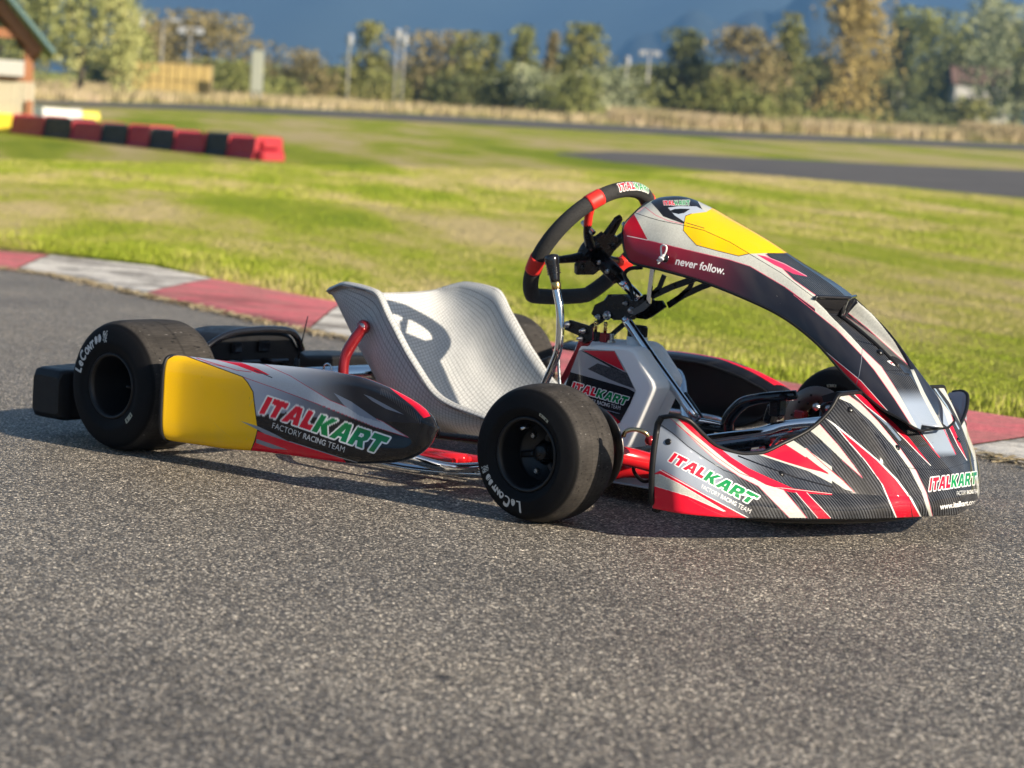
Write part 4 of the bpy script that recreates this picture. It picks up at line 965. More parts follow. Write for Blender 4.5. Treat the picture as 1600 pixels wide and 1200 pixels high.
    c = MB(); c.lathe([(.022, -.016), (.022, .002), (.016, .003)], (cx, cy, cz), (0, 0, 1), 30); c.build('filler_neck', TANKM, t)
    for px, col in ((929, BLKA), (944, DRED)):
        q = at(px, 540, 'y', -.07); c = MB(); c.box((q[0], -.07, .309), (.017, .017, .020), None, .002); c.build('fuel_fitting', col, t)
        c = MB(); c.tube([(q[0], -.07, .318), (q[0], -.07, .342)], .0035, 10); c.lathe([(.0035, .0), (.005, .003), (.0035, .006)], (q[0], -.07, .334), (0, 0, 1), 12); c.build('barb', BRASS, t)
    q = at(955, 538, 'y', -.07); c = MB(); c.lathe([(.0001, .018), (.005, .018), (.005, .006), (.009, .005), (.009, 0)], (q[0], -.07, .300), (0, 0, 1), 8, False); c.build('bolt', STEEL, t)
tank()

# ---- steering wheel
WC = np.array([.722, 0, .487]); PH = R(35); wn = np.array([math.cos(PH), 0, -math.sin(PH)]); we = np.array([math.sin(PH), 0, math.cos(PH)]); wl = np.array([0, 1., 0])
def wp(y, e, o=0): return WC+wl*y+we*e+wn*o
def rimpt(a, Rw=.160):
    y, e = Rw*math.sin(a), Rw*math.cos(a)
    flat = -.128
    if e < flat: y *= 1+.10*(flat-e)/.03; e = flat+(e-flat)*.15
    return y, e
def arc(a0, a1, n): return [wp(*rimpt(R(a))) for a in np.linspace(a0, a1, n)]
sw = MB(); sw.tube(arc(0, 360, 97)[:-1], .0165, 20, closed=True, smooth_path=False); swo = sw.build('steering_wheel', FOAM, kart)
for a0, a1 in ((-43, -31), (31, 43), (-112, -99), (99, 112)):
    g = MB(); g.tube(arc(a0, a1, 8), .0176, 20, smooth_path=False); g.build('grip_band', REDL, swo)
for s in (-1, 1):                                            # spokes
    g = MB(); g.tube([wp(s*.10, .123, 0), wp(s*.088, .092, .004), wp(s*.078, .07, .008)], .009, 12); g.build('spoke_cover', REDL, swo)
    g = MB(); g.tube([wp(s*.152, -.033, 0), wp(s*.125, -.030, .004), wp(s*.11, -.027, .006)], .009, 12); g.build('spoke_cover', REDL, swo)
    g = MB(); g.tube([wp(s*.088, .092, .004), wp(s*.070, .055, .012), wp(s*.035, .02, .018)], [.007, .009, .012], 12); g.build('spoke', BLKA, swo)
    g = MB(); g.tube([wp(s*.128, -.031, .004), wp(s*.07, -.018, .012), wp(s*.03, -.006, .018)], [.007, .009, .012], 12); g.build('spoke', BLKA, swo)
    # paddle shaped ears of the hub plate
Bw = np.stack([wl, we, wn], 1)
g = MB(); g.prism([(-.045, .042), (-.030, .060), (-.020, .056), (-.016, .098), (-.006, .106), (.004, .098), (.012, .055), (.030, .050), (.048, .03), (.048, -.03), (.03, -.052), (-.03, -.052), (-.048, -.03)], 'z', .016, .024, Bw, WC); g.build('hub_plate', BLKA, swo)
g = MB(); g.lathe([(.0001, -.012), (.022, -.012), (.034, -.004), (.036, .016), (.030, .020)], WC+wn*.0, wn, 30); g.build('hub', BLKA, swo)
g = MB(); g.prism([(-.008, .060), (-.002, .060), (-.003, .092), (-.006, .097), (-.010, .092)], 'z', .0245, .0252, Bw, WC); g.build('slot', HOLE, swo)
for y, e in ((-.028, .03), (.028, .03), (-.028, -.03), (.028, -.03), (-.072, .063), (.072, .063)):
    g = MB(); g.lathe([(.0001, -.010), (.005, -.010), (.006, -.004), (.006, .028)], wp(y, e), wn, 12); g.build('bolt', STEEL, swo)
# printed mark on the crown of the rim
def rim_print():
    aa = np.linspace(R(-20), R(22), 40); G = []
    for ph in np.linspace(-.45, 1.25, 14):
        G.append([wp(*[q*(1+.01695*math.cos(ph)/.160) for q in rimpt(a)], .01695*math.sin(ph)) for a in aa])
    G = np.array(G); P_ = canvas(G, 900, 240); X, Y = livery_base(P_, 0); rgb = np.broadcast_to(np.array([.012, .012, .012]), P_.shape).copy()
    U, V = np.meshgrid((np.arange(900)+.5)/900, (np.arange(240)+.5)/240)
    stamp(U, V, [(.04, .92), (.96, .92), (.96, .08), (.04, .08)] if Y[0].mean() < Y[-1].mean() else [(.04, .08), (.96, .08), (.96, .92), (.04, .92)], LOGO, rgb, LC)
    grid_obj('rim_print', G, img_mat('steering_wheel_print', rgb, .7, 0), swo)
rim_print()
# column, bracket, support tube
def tubeobj(name, pts, r, m, parent=kart, n=14, **k): g = MB(); g.tube(pts, r, n, **k); return g.build(name, m, parent)
Cb = WC+wn*.165
tubeobj('column_clamp', [WC+wn*.02, WC+wn*.095], .0175, BLKA, n=20)
col_ = tubeobj('steering_column', [WC+wn*.09, Cb], .0105, CHROME, n=18)
for k, (dx, m_) in enumerate(((.045, STEEL), (.075, STEEL))):
    g = MB(); g.lathe([(.0001, .022), (.005, .022), (.0055, .016), (.0055, -.02)], WC+wn*dx, (0, -1, 0), 10); g.build('bolt', m_, kart)
# bracket plates round the column
for y in (-.040, .040):
    pl = [at(*p, 'y', -.04) for p in ((925, 490), (931, 476), (958, 463), (975, 460), (988, 470), (1000, 470), (1006, 480), (985, 495), (975, 500), (952, 497), (935, 500))]
    g = MB(); g.prism([(p[0], p[2]) for p in pl], 'y', y-.003, y+.003); g.build('column_bracket', BLKA, kart)
g = MB(); q = at(962, 480, 'y', -.02); g.box((q[0], 0, q[2]), (.05, .076, .036), basis(wn, (0, 1, 0))[:, [2, 0, 1]], .004); g.build('column_bearing', BLKA, kart)
for px, py, r in ((949, 493, .0095), (987, 485, .0075), (935, 495, .006), (978, 474, .005)):
    p = at(px, py, 'y', -.046); g = MB(); g.lathe([(.0001, .009), (r*.5, .010), (r*.62, .006), (r*.66, .003), (r, .002), (r*1.05, 0)], p, (0, -1, 0), 6 if r < .007 else 16); g.build('bolt', STEEL, kart)
tubeobj('support_tube', [at(977, 497, 'y', -.046), at(1020, 560, 'y', -.046), at(1089, 656, 'y', -.046)], .0098, CHROME, n=20)
tubeobj('steering_shaft', [(.985, .0, .205), (1.06, 0, .13)], .009, BLKA, n=16)
# flat struts that carry the panel
def strip(name, pts, y, wdt, th, m, parent=kart):
    P_ = A3([(p[0], y, p[2]) for p in pts]); Vv = []; n = len(P_)
    for i, p in enumerate(P_):
        t = P_[min(i+1, n-1)]-P_[max(i-1, 0)]; t /= np.linalg.norm(t); nn = np.array([-t[2], 0, t[0]])
        for a, b in ((-1, -1), (1, -1), (1, 1), (-1, 1)): Vv.append(p+nn*wdt/2*a+np.array([0, th/2*b, 0]))
    F = [(3, 2, 1, 0), tuple(4*(n-1)+k for k in range(4))]
    for i in range(n-1):
        for k in range(4): F.append((4*i+k, 4*i+(k+1) % 4, 4*i+4+(k+1) % 4, 4*i+4+k))
    g = MB(); g.add(Vv, F, False); return g.build(name, m, parent)
for y in (-.055, .055):
    strip('panel_strut', [at(*p, 'y', y if y < 0 else -.055) for p in ((996, 478), (1020, 462), (1050, 448), (1092, 433))], y, .013, .004, BLKA)
    strip('panel_strut', [at(*p, 'y', -.055) for p in ((1008, 470), (1030, 450), (1038, 430))], y, .010, .004, BLKA)
    if y < 0: strip('panel_bracket', [at(*p, 'y', -.062) for p in ((990, 488), (1002, 482), (1014, 472))], y*1.13, .013, .004, mat('grey_plate', (.12, .12, .12), .4, .8))
    if y < 0: strip('panel_bracket', [at(*p, 'y', -.062) for p in ((1014, 474), (1016, 450), (1020, 420))], y*1.13, .010, .004, CHROME)
    for px, py in ((1055, 445), (1030, 457), (1004, 475)):
        p = at(px, py, 'y', -.055); g = MB(); g.lathe([(.0001, .001), (.003, .001), (.003, 0)], (p[0], y+math.copysign(.0022, y), p[2]), (0, math.copysign(1, y), 0), 12); g.build('hole', WHT if False else HOLE, kart)
tubeobj('brace', [at(990, 478, 'y', -.02), at(985, 448, 'y', -.02), at(976, 430, 'y', -.02), at(984, 420, 'y', -.02), at(1003, 418, 'y', -.02)], .0042, BLKA)
# paddle (right rim underside carbon pad) and gearshift plate
for px0, py0, px1, py1 in ((895, 508, 915, 520), (905, 513, 930, 530)):
    pass
gp = MB(); pp = [at(*p, 'y', -.13) for p in ((884, 504), (892, 500), (925, 510), (924, 532), (914, 537), (905, 524), (884, 515))]; gp.prism([(p[0], p[2]) for p in pp], 'y', -.134, -.128); gp.build('lever_plate', BLKA, kart)
gp = MB(); pp = [at(*p, 'y', -.126) for p in ((912, 512), (926, 512), (926, 530), (906, 560), (880, 600), (872, 600), (900, 545))]; gp.prism([(p[0], p[2]) for p in pp], 'y', -.127, -.123); gp.build('lever_bracket', DRED, kart)
for px, py, r in ((887, 507, .0075), (912, 517, .0065), (908, 529, .006)):
    p = at(px, py, 'y', -.136); g = MB(); g.lathe([(.0001, .012), (r*.55, .012), (r*.6, .006), (r*.95, .004), (r, 0)], p, (0, -1, 0), 12); g.build('bolt', STEEL, kart)
strip('column_brace', [at(*p, 'y', -.03) for p in ((922, 512), (940, 500), (960, 480))], -.03, .009, .006, BLKA)
strip('column_brace', [at(*p, 'y', .03) for p in ((948, 530), (965, 515), (985, 498))], .03, .009, .006, BLKA)
# gear lever
lv = [at(*p, 'y', -.17) for p in ((866, 436), (871, 462), (875, 485), (875, 520), (872, 548), (862, 575), (851, 600), (845, 625))]
gl = tubeobj('gear_lever', lv, .0085, CHROME, n=18)
kb = MB(); a = at(868, 441, 'y', -.17); b = at(861, 398, 'y', -.17); ax = b-a; ln = np.linalg.norm(ax)
kb.lathe([(.0001, -.002), (.0095, -.002), (.0105, .006), (.0125, ln*.40), (.0135, ln*.62), (.0155, ln*.74), (.0160, ln*.88), (.0145, ln*.96), (.009, ln*1.0), (.0001, ln*1.01)], a, ax, 28); kb.build('lever_knob', BLKG, gl)
kb = MB(); 
for k in range(4): kb.lathe([(.0135, -.0012), (.0150, 0), (.0135, .0012)], a+ax*(.32+.085*k), ax, 24)
kb.build('knob_rib', BLKG, gl)
kb = MB(); kb.lathe([(.0088, -.016), (.0098, -.014), (.0105, -.003), (.0096, 0)], a, ax, 20); kb.build('ferrule', BRASS, gl)
tubeobj('shift_rod', [at(872, 545, 'y', -.165), at(874, 590, 'y', -.165), (.80, -.165, .15)], .0035, STEEL)

# ---- chassis
ch = MB()
for s in (-1, 1):
    ch.tube([(-.05, s*.32, .10), (.08, s*.335, .085), (.30, s*.34, .055), (.55, s*.33, .048), (.80, s*.31, .048), (.98, s*.28, .058), (1.05, s*.26, .075), (1.14, s*.20, .07), (1.25, s*.17, .05), (1.40, s*.15, .045)], .0155, 14)
ch.tube([(.12, -.33, .075), (.12, .33, .075)], .014, 12); ch.tube([(.80, -.31, .048), (.80, .31, .048)], .014, 12); ch.tube([(1.40, -.15, .045), (1.41, 0, .045), (1.40, .15, .045)], .0145, 12)
ch.tube([(-.10, -.32, .11), (-.11, 0, .11), (-.10, .32, .11)], .014, 12)
fr_ = ch.build('chassis_frame', REDT, kart)
for s in (-1, 1):
    g = MB(); g.tube([(1.02, s*.27, .085), (1.055, s*.36, .118), (1.066, s*.43, .128)], .0215, 18); g.tube([(1.165, s*.25, .085), (1.13, s*.36, .115), (1.085, s*.425, .126)], .018, 16); g.build('axle_yoke', REDT, kart)
    g = MB(); g.box((.66, s*.37, .055), (.10, .07, .012), None, .003); g.tube([(.60, s*.37, .05), (.72, s*.37, .06)], .010, 10); g.build('pod_bracket', REDT, kart)
    g = MB(); g.lathe([(.0001, .03), (.017, .03), (.017, -.03), (.0001, -.03)], (1.066, s*.445, .128), (0, 0, 1), 20); g.tube([(1.066, s*.44, .128), (1.06, s*.52, .1285)], .0125, 14); g.build('stub_axle', BLKA, kart)
    # disc, caliper
    g = MB(); g.lathe([(.040, -.002), (.084, -.002), (.086, 0), (.084, .002), (.040, .002)], (1.059, s*.418, .1285), (0, 1, 0), 60, closed=True); dk = g.build('brake_disc', DISCM, kart)
    for k in range(12):
        for rr_ in (.052, .067):
            a = 2*math.pi*k/12+rr_*20; g = MB(); g.lathe([(.0001, .0006), (.0028, .0006), (.0028, 0)], (1.059+rr_*math.cos(a), s*.418-s*.0021, .1285+rr_*math.sin(a)), (0, -s, 0), 10); g.build('disc_hole', HOLE, dk)
    g = MB(); g.box((1.059+(.045 if s > 0 else -.06), s*.408, .175), (.052, .040, .034), np.array(Matrix.Rotation(-.6, 3, 'Y')), .005); cal = g.build('brake_caliper', BLKA, kart)
    g = MB(); g.box((1.03, s*.395, .150), (.026, .022, .018), None, .003); g.build('caliper_body', DRED, cal)
    for dx in (-.012, .02):
        g = MB(); g.lathe([(.0001, .008), (.0055, .008), (.0065, .003), (.0085, .002), (.0085, 0)], (1.085+dx-(0 if s > 0 else .10), s*.386, .172), (0, -s, .3), 12); g.build('bolt', STEEL, cal)
    # tie rod
    tubeobj('tie_rod', [(1.02, s*.05, .115), (1.11, s*.41, .118)], .0075, BLKA, n=12)
    g = MB(); g.lathe([(.0001, .008), (.009, .008), (.010, 0), (.009, -.008), (.0001, -.008)], (1.112, s*.415, .118), (0, 0, 1), 16); g.build('rod_end', STEEL, kart)
# chrome bar across the nose opening
tubeobj('front_bumper_bar', [at(1040, 698, 'y', -.30), at(1120, 686, 'y', -.17), at(1185, 677, 'y', -.06), at(1215, 668, 'y', 0), at(1260, 662, 'y', .08), at(1320, 656, 'y', .2)], .0115, CHROME, n=18)
tubeobj('front_bumper_bar', [(1.22, -.24, .06), (1.34, -.24, .062), (1.43, -.20, .065), (1.45, 0, .066), (1.43, .20, .065), (1.34, .24, .062), (1.22, .24, .06)], .010, CHROME, n=16)
tubeobj('nose_support', [at(1050, 712, 'y', -.25), at(1130, 700, 'y', -.12), at(1200, 690, 'y', 0)], .008, BLKA, n=14)
tubeobj('nose_support', [(1.17, .03, .13), (1.22, -.02, .12), (1.33, -.06, .115)], .006, STEEL, n=12)
tubeobj('column_foot', [(1.06, 0, .13), (1.06, 0, .055)], .013, BLKA, n=14)
g = MB(); g.box((.98, 0, .034), (.82, .40, .004), None, .001); g.build('floor_tray', mat('brushed_aluminium', (.42, .42, .43), .35, 1.), kart)
# pedals: black bent tube up to a foot bar
pd = MB(); pd.tube([at(1136, 680, 'y', .02), at(1138, 655, 'y', .02), at(1158, 632, 'y', .02), at(1180, 624, 'y', .02), at(1210, 620, 'y', .03), at(1245, 617, 'y', .05)], [.0135, .0135, .013, .011, .0105, .010], 18); pd.build('pedal', BLKG, kart)
pd = MB(); p = at(1222, 618, 'y', .05); pd.box(p, (.05, .05, .012), None, .004); p = at(1215, 635, 'y', .05); pd.box(p, (.026, .03, .04), None, .004); pd.build('pedal_bracket', BLKA, kart)
pd = MB(); pd.prism([(q[0], q[2]) for q in [at(*p, 'y', -.08) for p in ((1296, 618), (1318, 611), (1338, 613), (1336, 622), (1300, 628))]], 'y', -.11, -.02); pd.build('panel_mount', BLK, kart)
# brake lines and master cylinder clutter, near the column foot
for k in range(6):
    p = at(1082+k*11, 657+k*2.6, 'y', -.02+k*.012); g = MB(); g.lathe([(.0001, .012), (.005, .012), (.0065, .006), (.0085, .004), (.0085, -.006), (.006, -.010), (.0001, -.011)], p, (.7, .5, -.1+.1*(k % 3)), 10); g.build('linkage_joint', (STEEL, GOLD, CHROME)[k % 3], kart)
tubeobj('adjuster_rod', [at(1078, 655, 'y', -.03), at(1110, 660, 'y', 0), at(1140, 667, 'y', .03)], .0055, CHROME, n=12)
tubeobj('adjuster_rod', [at(1085, 668, 'y', -.03), at(1120, 672, 'y', 0), at(1150, 676, 'y', .03)], .005, BLKA, n=12)
for px, py, y in ((1152, 692, -.02), (1162, 702, -.05), (1166, 690, .0), (1205, 650, .12), (1215, 642, .14)):
    g = MB(); p = at(px, py, 'y', y); g.box(p, (.026, .022, .034), basis((.2, .1, 1)), .005); g.lathe([(.0001, .024), (.006, .024), (.008, .016), (.008, .008)], p, (0, -.3, 1), 12); g.build('spindle_clamp', BLKA, kart)
for pts in (((1178, 728), (1200, 705), (1212, 690), (1222, 680)), ((1168, 690), (1200, 683), (1230, 678), (1270, 668))):
    tubeobj('brake_hose', [at(*p, 'y', .03) for p in pts], .003, STEEL, n=10)
tubeobj('frame_crossbar', [at(1175, 726, 'y', 0), at(1215, 712, 'y', .06), at(1262, 700, 'y', .12)], .0125, REDT, n=14)
# cable loop above the yoke, clamps
tubeobj('brake_hose', [at(974, 682, 'y', -.42), at(978, 674, 'y', -.42), at(992, 671, 'y', -.41), at(1008, 676, 'y', -.4), at(1016, 688, 'y', -.39)], .0042, GOLD, n=12)
g = MB(); g.lathe([(.0001, .009), (.006, .009), (.0085, .006), (.0095, 0), (.0085, -.008), (.0001, -.008)], at(1016, 688, 'y', -.39), (0, -1, 0), 18); g.build('hose_banjo', DRED, kart)
tubeobj('brake_hose', [at(995, 715, 'y', -.34), at(990, 735, 'y', -.34), at(1005, 752, 'y', -.34), at(1022, 748, 'y', -.34)], .0035, BLKA, n=10)
# seat support rail and rear axle
tubeobj('side_rail', [(.10, -.285, .080), (.40, -.28, .078), (.72, -.27, .088), (.95, -.26, .09)], .008, BLKA, n=12)
tubeobj('side_rail', [(.10, .285, .080), (.40, .28, .078), (.72, .27, .088), (.95, .26, .09)], .008, BLKA, n=12)
ax_ = MB(); ax_.tube([(0, -.60, .139), (0, .60, .139)], .0205, 24, smooth_path=False); ax_.build('rear_axle', CHROME, kart)
for y in (-.33, .33, -.46, .46):
    g = MB(); g.lathe([(.022, -.026), (.040, -.024), (.044, 0), (.040, .024), (.022, .026)], (0, y, .139), (0, 1, 0), 30, closed=True); g.build('axle_bearing', BLKA, kart)
g = MB(); g.lathe([(.03, -.003), (.083, -.003), (.083, .003), (.03, .003)], (0, .24, .139), (0, 1, 0), 50, closed=True); g.build('rear_brake_disc', DISCM, kart)
g = MB(); g.box((.06, .24, .165), (.06, .05, .05), None, .006); g.build('rear_caliper', BLKA, kart)
# ---- rear bumper
def rear_bumper():
    # section: rounded box; path across; raised centre with a visor
    ys_ = [-.668, -.664, -.640, -.52, -.44, -.30, -.27, -.215, -.165, -.10, .02, .055, .085, .12, .30, .44, .52, .64, .664, .668]
    zt = [.135, .148, .153, .153, .148, .148, .155, .192, .220, .228, .224, .212, .178, .162, .158, .150, .153, .153, .148, .135]
    zb = [.055, .044, .040, .040, .055, .06, .06, .06, .06, .06, .06, .06, .06, .06, .06, .055, .040, .040, .044, .055]
    y = np.linspace(-.668, .668, 260); T_ = cinterp(y, ys_, zt)[:, 0]; B_ = cinterp(y, ys_, zb)[:, 0]; xf = np.interp(np.abs(y), [0, .40, .46, .64, .668], [-.20, -.20, -.18, -.175, -.185]); xr = np.interp(np.abs(y), [0, .4, .55, .62, .668], [-.335, -.33, -.30, -.280, -.272])
    G = []
    for k in range(len(y)):
        row = []
        for a in np.linspace(0, 2*math.pi, 49):
            cs, sn = math.cos(a), math.sin(a); m_ = max(abs(cs), abs(sn)); q = .82; ex = math.copysign(min(1, abs(cs)**.18), cs); ez = math.copysign(min(1, abs(sn)**.18), sn)
            row.append(((xf[k]+xr[k])/2+(xf[k]-xr[k])/2*ex*.99, y[k], (T_[k]+B_[k])/2+(T_[k]-B_[k])/2*ez*.99))
        G.append(row)
    G = np.array(G); o = grid_obj('rear_bumper', G, BLK, kart); o['label'] = 'wide black plastic rear bumper'
    for i in (0, -1):
        c = MB(); c.add(G[i][:-1], [tuple(range(48))], False); c.build('end_cap', BLK, o)
    # raised visor rim over the centre and its recess, with the plugs moulded in
    v = MB(); v.tube([(-.196, -.27, .165), (-.190, -.225, .196), (-.186, -.165, .221), (-.184, -.08, .229), (-.186, .015, .226), (-.190, .055, .212), (-.196, .085, .176)], .0085, 12); v.build('visor', BLKG, o)
    for yy, z, r in ((-.135, .186, .017), (-.045, .188, .019)):
        g = MB(); g.box((-.196, yy, z), (.010, r*1.9, r*1.5), None, .003); g.box((-.190, yy, z), (.006, r*1.5, r*1.1), None, .002); g.build('moulded_badge', BLKG, o)
    for yy in (-.12, -.025):
        g = MB(); g.box((-.175, yy, .155), (.040, .062, .012), None, .004); g.box((-.172, yy+.018, .140), (.030, .012, .03), None, .003); g.box((-.172, yy-.018, .140), (.030, .012, .03), None, .003); g.build('mounting_clamp', BLKG, o)
    for yy in (-.45, .45):
        g = MB(); g.tube([(-.18, yy, .09), (-.05, yy*.78, .10)], .014, 12); g.build('bumper_tube', CHROME, kart)
rear_bumper()
tubeobj('aerial', [at(463, 572, 'y', -.05), at(481, 494, 'y', -.05)], [.0022, .0012], BLKA, n=8)
g = MB(); p = at(463, 572, 'y', -.05); g.lathe([(.0001, .02), (.006, .018), (.008, 0), (.008, -.04)], p, (0, 0, 1), 14); g.build('aerial_base', BLKA, kart)
tubeobj('overflow_ring', [(.155+.012*math.cos(a), -.19, .175+.012*math.sin(a)) for a in np.linspace(0, 5.8, 12)], .0022, CHROME, n=8)
# small bottle, coolant hoses low behind the pod
g = MB(); g.tube([(.30, .30, .10), (.30, .33, .16), (.36, .36, .20)], .012, 12); g.build('water_hose', BLK, kart)
# ================================================================== SURROUNDINGS
def hitg(px, py):
    d = ray(px, py); lo, hi = 2., 900.
    for _ in range(60):
        mid = (lo+hi)/2; p = CAM+d*mid
        if p[2] > max(float(terr(p[0], p[1])), 0): lo = mid
        else: hi = mid
    return CAM+d*lo
def at_dist(px, py, dist):
    d = ray(px, py); return CAM+d*(dist/math.hypot(d[0], d[1]))
VIEW = YAW
# grass blades, dense where the lens still resolves them
def blades(name, n, smp, hmin, hmax, w_, m, kind='stuff', bend=.5):
    X, Y = smp(n); Z = np.where(Y-kfy(X) > 0, ground_z(X, Y), 0); n = len(X)
    h = rng.uniform(hmin, hmax, n); a = rng.uniform(0, 2*math.pi, n); b = rng.uniform(0, bend, n); ba = rng.uniform(0, 2*math.pi, n)
    dx, dy = np.cos(a)*w_, np.sin(a)*w_; tx, ty = np.cos(ba)*b*h, np.sin(ba)*b*h
    V = np.stack([np.stack([X-dx, Y-dy, Z-.004], -1), np.stack([X+dx, Y+dy, Z-.004], -1), np.stack([X+tx, Y+ty, Z+h], -1)], 1).reshape(-1, 3)
    F = np.arange(n*3).reshape(-1, 3); o = mesh_np(name, V, F, m, None, False); return tag(o, kind=kind)
BLD = mat('grass_blade', (.1, .16, .02), .6, spec=.2)
def mk_bl():
    m = BLD; tc = N(m, 'ShaderNodeTexCoord'); mp = N(m, 'ShaderNodeMapping'); mp.inputs['Rotation'].default_value = (0, 0, R(38)); L(m, tc.outputs['Object'], mp.inputs['Vector'])
    big = noise(m, .55, 5, .65, vec=mp.outputs[0], scl=(.45, 1.3, 1)); fine = noise(m, 30, 3, .7, vec=tc.outputs['Object'])
    s = mth(m, 'ADD', mth(m, 'MULTIPLY', big.outputs[0], .7), mth(m, 'MULTIPLY', fine.outputs[0], .3))
    r = ramp(m, [(.40, (.205, .280, .017)), (.48, (.305, .360, .033)), (.53, (.42, .395, .11)), (.59, (.52, .44, .23))], s); L(m, r.outputs[0], bsdf(m).inputs['Base Color'])
    b = bsdf(m); b.inputs['Transmission Weight'].default_value = 0
mk_bl()
BEND = [(868, 242), (960, 238), (1100, 244), (1250, 251), (1400, 258), (1550, 265), (1760, 274), (1760, 332), (1550, 312), (1400, 297), (1250, 284), (1100, 271), (960, 258)]
def samp_grass(d0, d1, p=1.0):
    def f(n):
        X = rng.uniform(-14, 5, n*3); Y = kfy(X)+d0+(d1-d0)*rng.random(n*3)**p
        d = np.stack([X, Y, 0*X], -1)-CAM; z = d@_f; px = 800+FPX*(d@_r)/z; py = 600-FPX*(np.stack([X, Y, terr(X, Y)], -1)-CAM)@_u/z; ok = (px > -120) & (px < 1720) & (z > 0) & ~inpoly(px, py, BEND); return X[ok][:n], Y[ok][:n]
    return f
blades('grass', 230000, samp_grass(.02, 7.5, 1.4), .003, .012, .0028, BLD)
blades('grass', 160000, samp_grass(7, 26, 1.2), .006, .020, .006, BLD)
blades('grass', 9000, samp_grass(-.03, .35, 1.6), .012, .05, .003, BLD)
STRAW = mat('dry_straw', (.42, .34, .20), .8); DRYG = mat('tall_dry_grass', (.40, .32, .17), .85)
_r1 = ramp(DRYG, [(.35, (.27, .25, .10)), (.5, (.42, .34, .19)), (.65, (.55, .44, .30))], noise(DRYG, .35, 5, .7).outputs[0]); L(DRYG, _r1.outputs[0], bsdf(DRYG).inputs['Base Color'])
def samp_edge(n):
    X = rng.uniform(-9, 2.2, n); Y = np.interp(X, KN[:, 0], KN[:, 1])-np.abs(rng.normal(0, .035, n))+.02; return X, Y
def debris():
    X, Y = samp_edge(3200); n = len(X); L_ = rng.uniform(.006, .035, n); a = rng.uniform(0, 6.28, n); wv = rng.uniform(.0015, .005, n); z = rng.uniform(.001, .012, n)
    dx, dy = np.cos(a)*L_, np.sin(a)*L_; nx, ny = -np.sin(a)*wv, np.cos(a)*wv; tz = rng.uniform(0, .008, n)
    V = np.stack([np.stack([X-dx-nx, Y-dy-ny, z], -1), np.stack([X+dx-nx, Y+dy-ny, z+tz], -1), np.stack([X+dx+nx, Y+dy+ny, z+tz+.002], -1), np.stack([X-dx+nx, Y-dy+ny, z+.002], -1)], 1).reshape(-1, 3)
    tag(mesh_np('dry_debris', V, np.arange(n*4).reshape(-1, 4), STRAW, None, False), kind='stuff')
debris()
def pebbles(name, n, smp, s0, s1, m):
    X, Y = smp(n); n = len(X); s = rng.uniform(s0, s1, n); base = np.array([(0, 0, 1), (1, 0, 0), (0, 1, 0), (-1, 0, 0), (0, -1, 0)], float)
    V = []; F = [(0, 1, 2), (0, 2, 3), (0, 3, 4), (0, 4, 1)]
    J = base[None]*(s[:, None, None]*rng.uniform(.6, 1.3, (n, 5, 1))); J[..., 2] *= .6; J[..., 0] += X[:, None]; J[..., 1] += Y[:, None]
    Fa = (np.array(F)[None]+5*np.arange(n)[:, None, None]).reshape(-1, 3)
    tag(mesh_np(name, J.reshape(-1, 3), Fa, m, None, False), kind='stuff')
PEB = mat('loose_stone', (.20, .18, .15), .8); _r2 = ramp(PEB, [(.35, (.09, .08, .07)), (.5, (.2, .18, .15)), (.65, (.45, .40, .32))], noise(PEB, 30, 3).outputs[0]); L(PEB, _r2.outputs[0], bsdf(PEB).inputs['Base Color'])
pebbles('gravel', 2600, samp_edge, .002, .007, PEB)
def samp_asph(n):
    X = rng.uniform(-3, 3.2, n*4); Y = rng.uniform(-2.6, 1.2, n*4); d = np.stack([X, Y, 0*X], -1)-CAM; z = d@_f; px = 800+FPX*(d@_r)/z; py = 600-FPX*(d@_u)/z
    ok = (z > 1) & (px > -50) & (px < 1650) & (py > 500) & (py < 1250); return X[ok][:n], Y[ok][:n]
pebbles('loose_chippings', 9000, samp_asph, .0010, .0026, PEB)

# tall dry grass along the far road, as one uncountable band
def samp_band(pA, pB, dep):
    a = np.array([hitg(*p) for p in pA])
    def f(n):
        k = rng.uniform(0, len(a)-1, n); i = k.astype(int); i = np.minimum(i, len(a)-2); fr = (k-i)[:, None]; p = a[i]*(1-fr)+a[i+1]*fr; d = p-CAM; d[:, 2] = 0; d /= np.linalg.norm(d, axis=1)[:, None]
        q = p+d*(rng.random(n)**1.3*dep)[:, None]; return q[:, 0], q[:, 1]
    return f
edge_px = [(-120, 154), (60, 158), (300, 163), (600, 176), (900, 192), (1100, 203), (1350, 214), (1720, 230)]
blades('tall_dry_grass', 42000, samp_band(edge_px, None, 45), .08, .42, .045, DRYG, bend=.35)
blades('tall_dry_grass', 9000, samp_band([(1500, 219), (1600, 225), (1720, 230)], None, 6), .5, 1.1, .05, DRYG, bend=.25)

blades('tall_dry_grass', 30000, samp_band([(950, 194), (1100, 203), (1350, 214), (1720, 230)], None, 26), .25, .75, .05, DRYG, bend=.35)
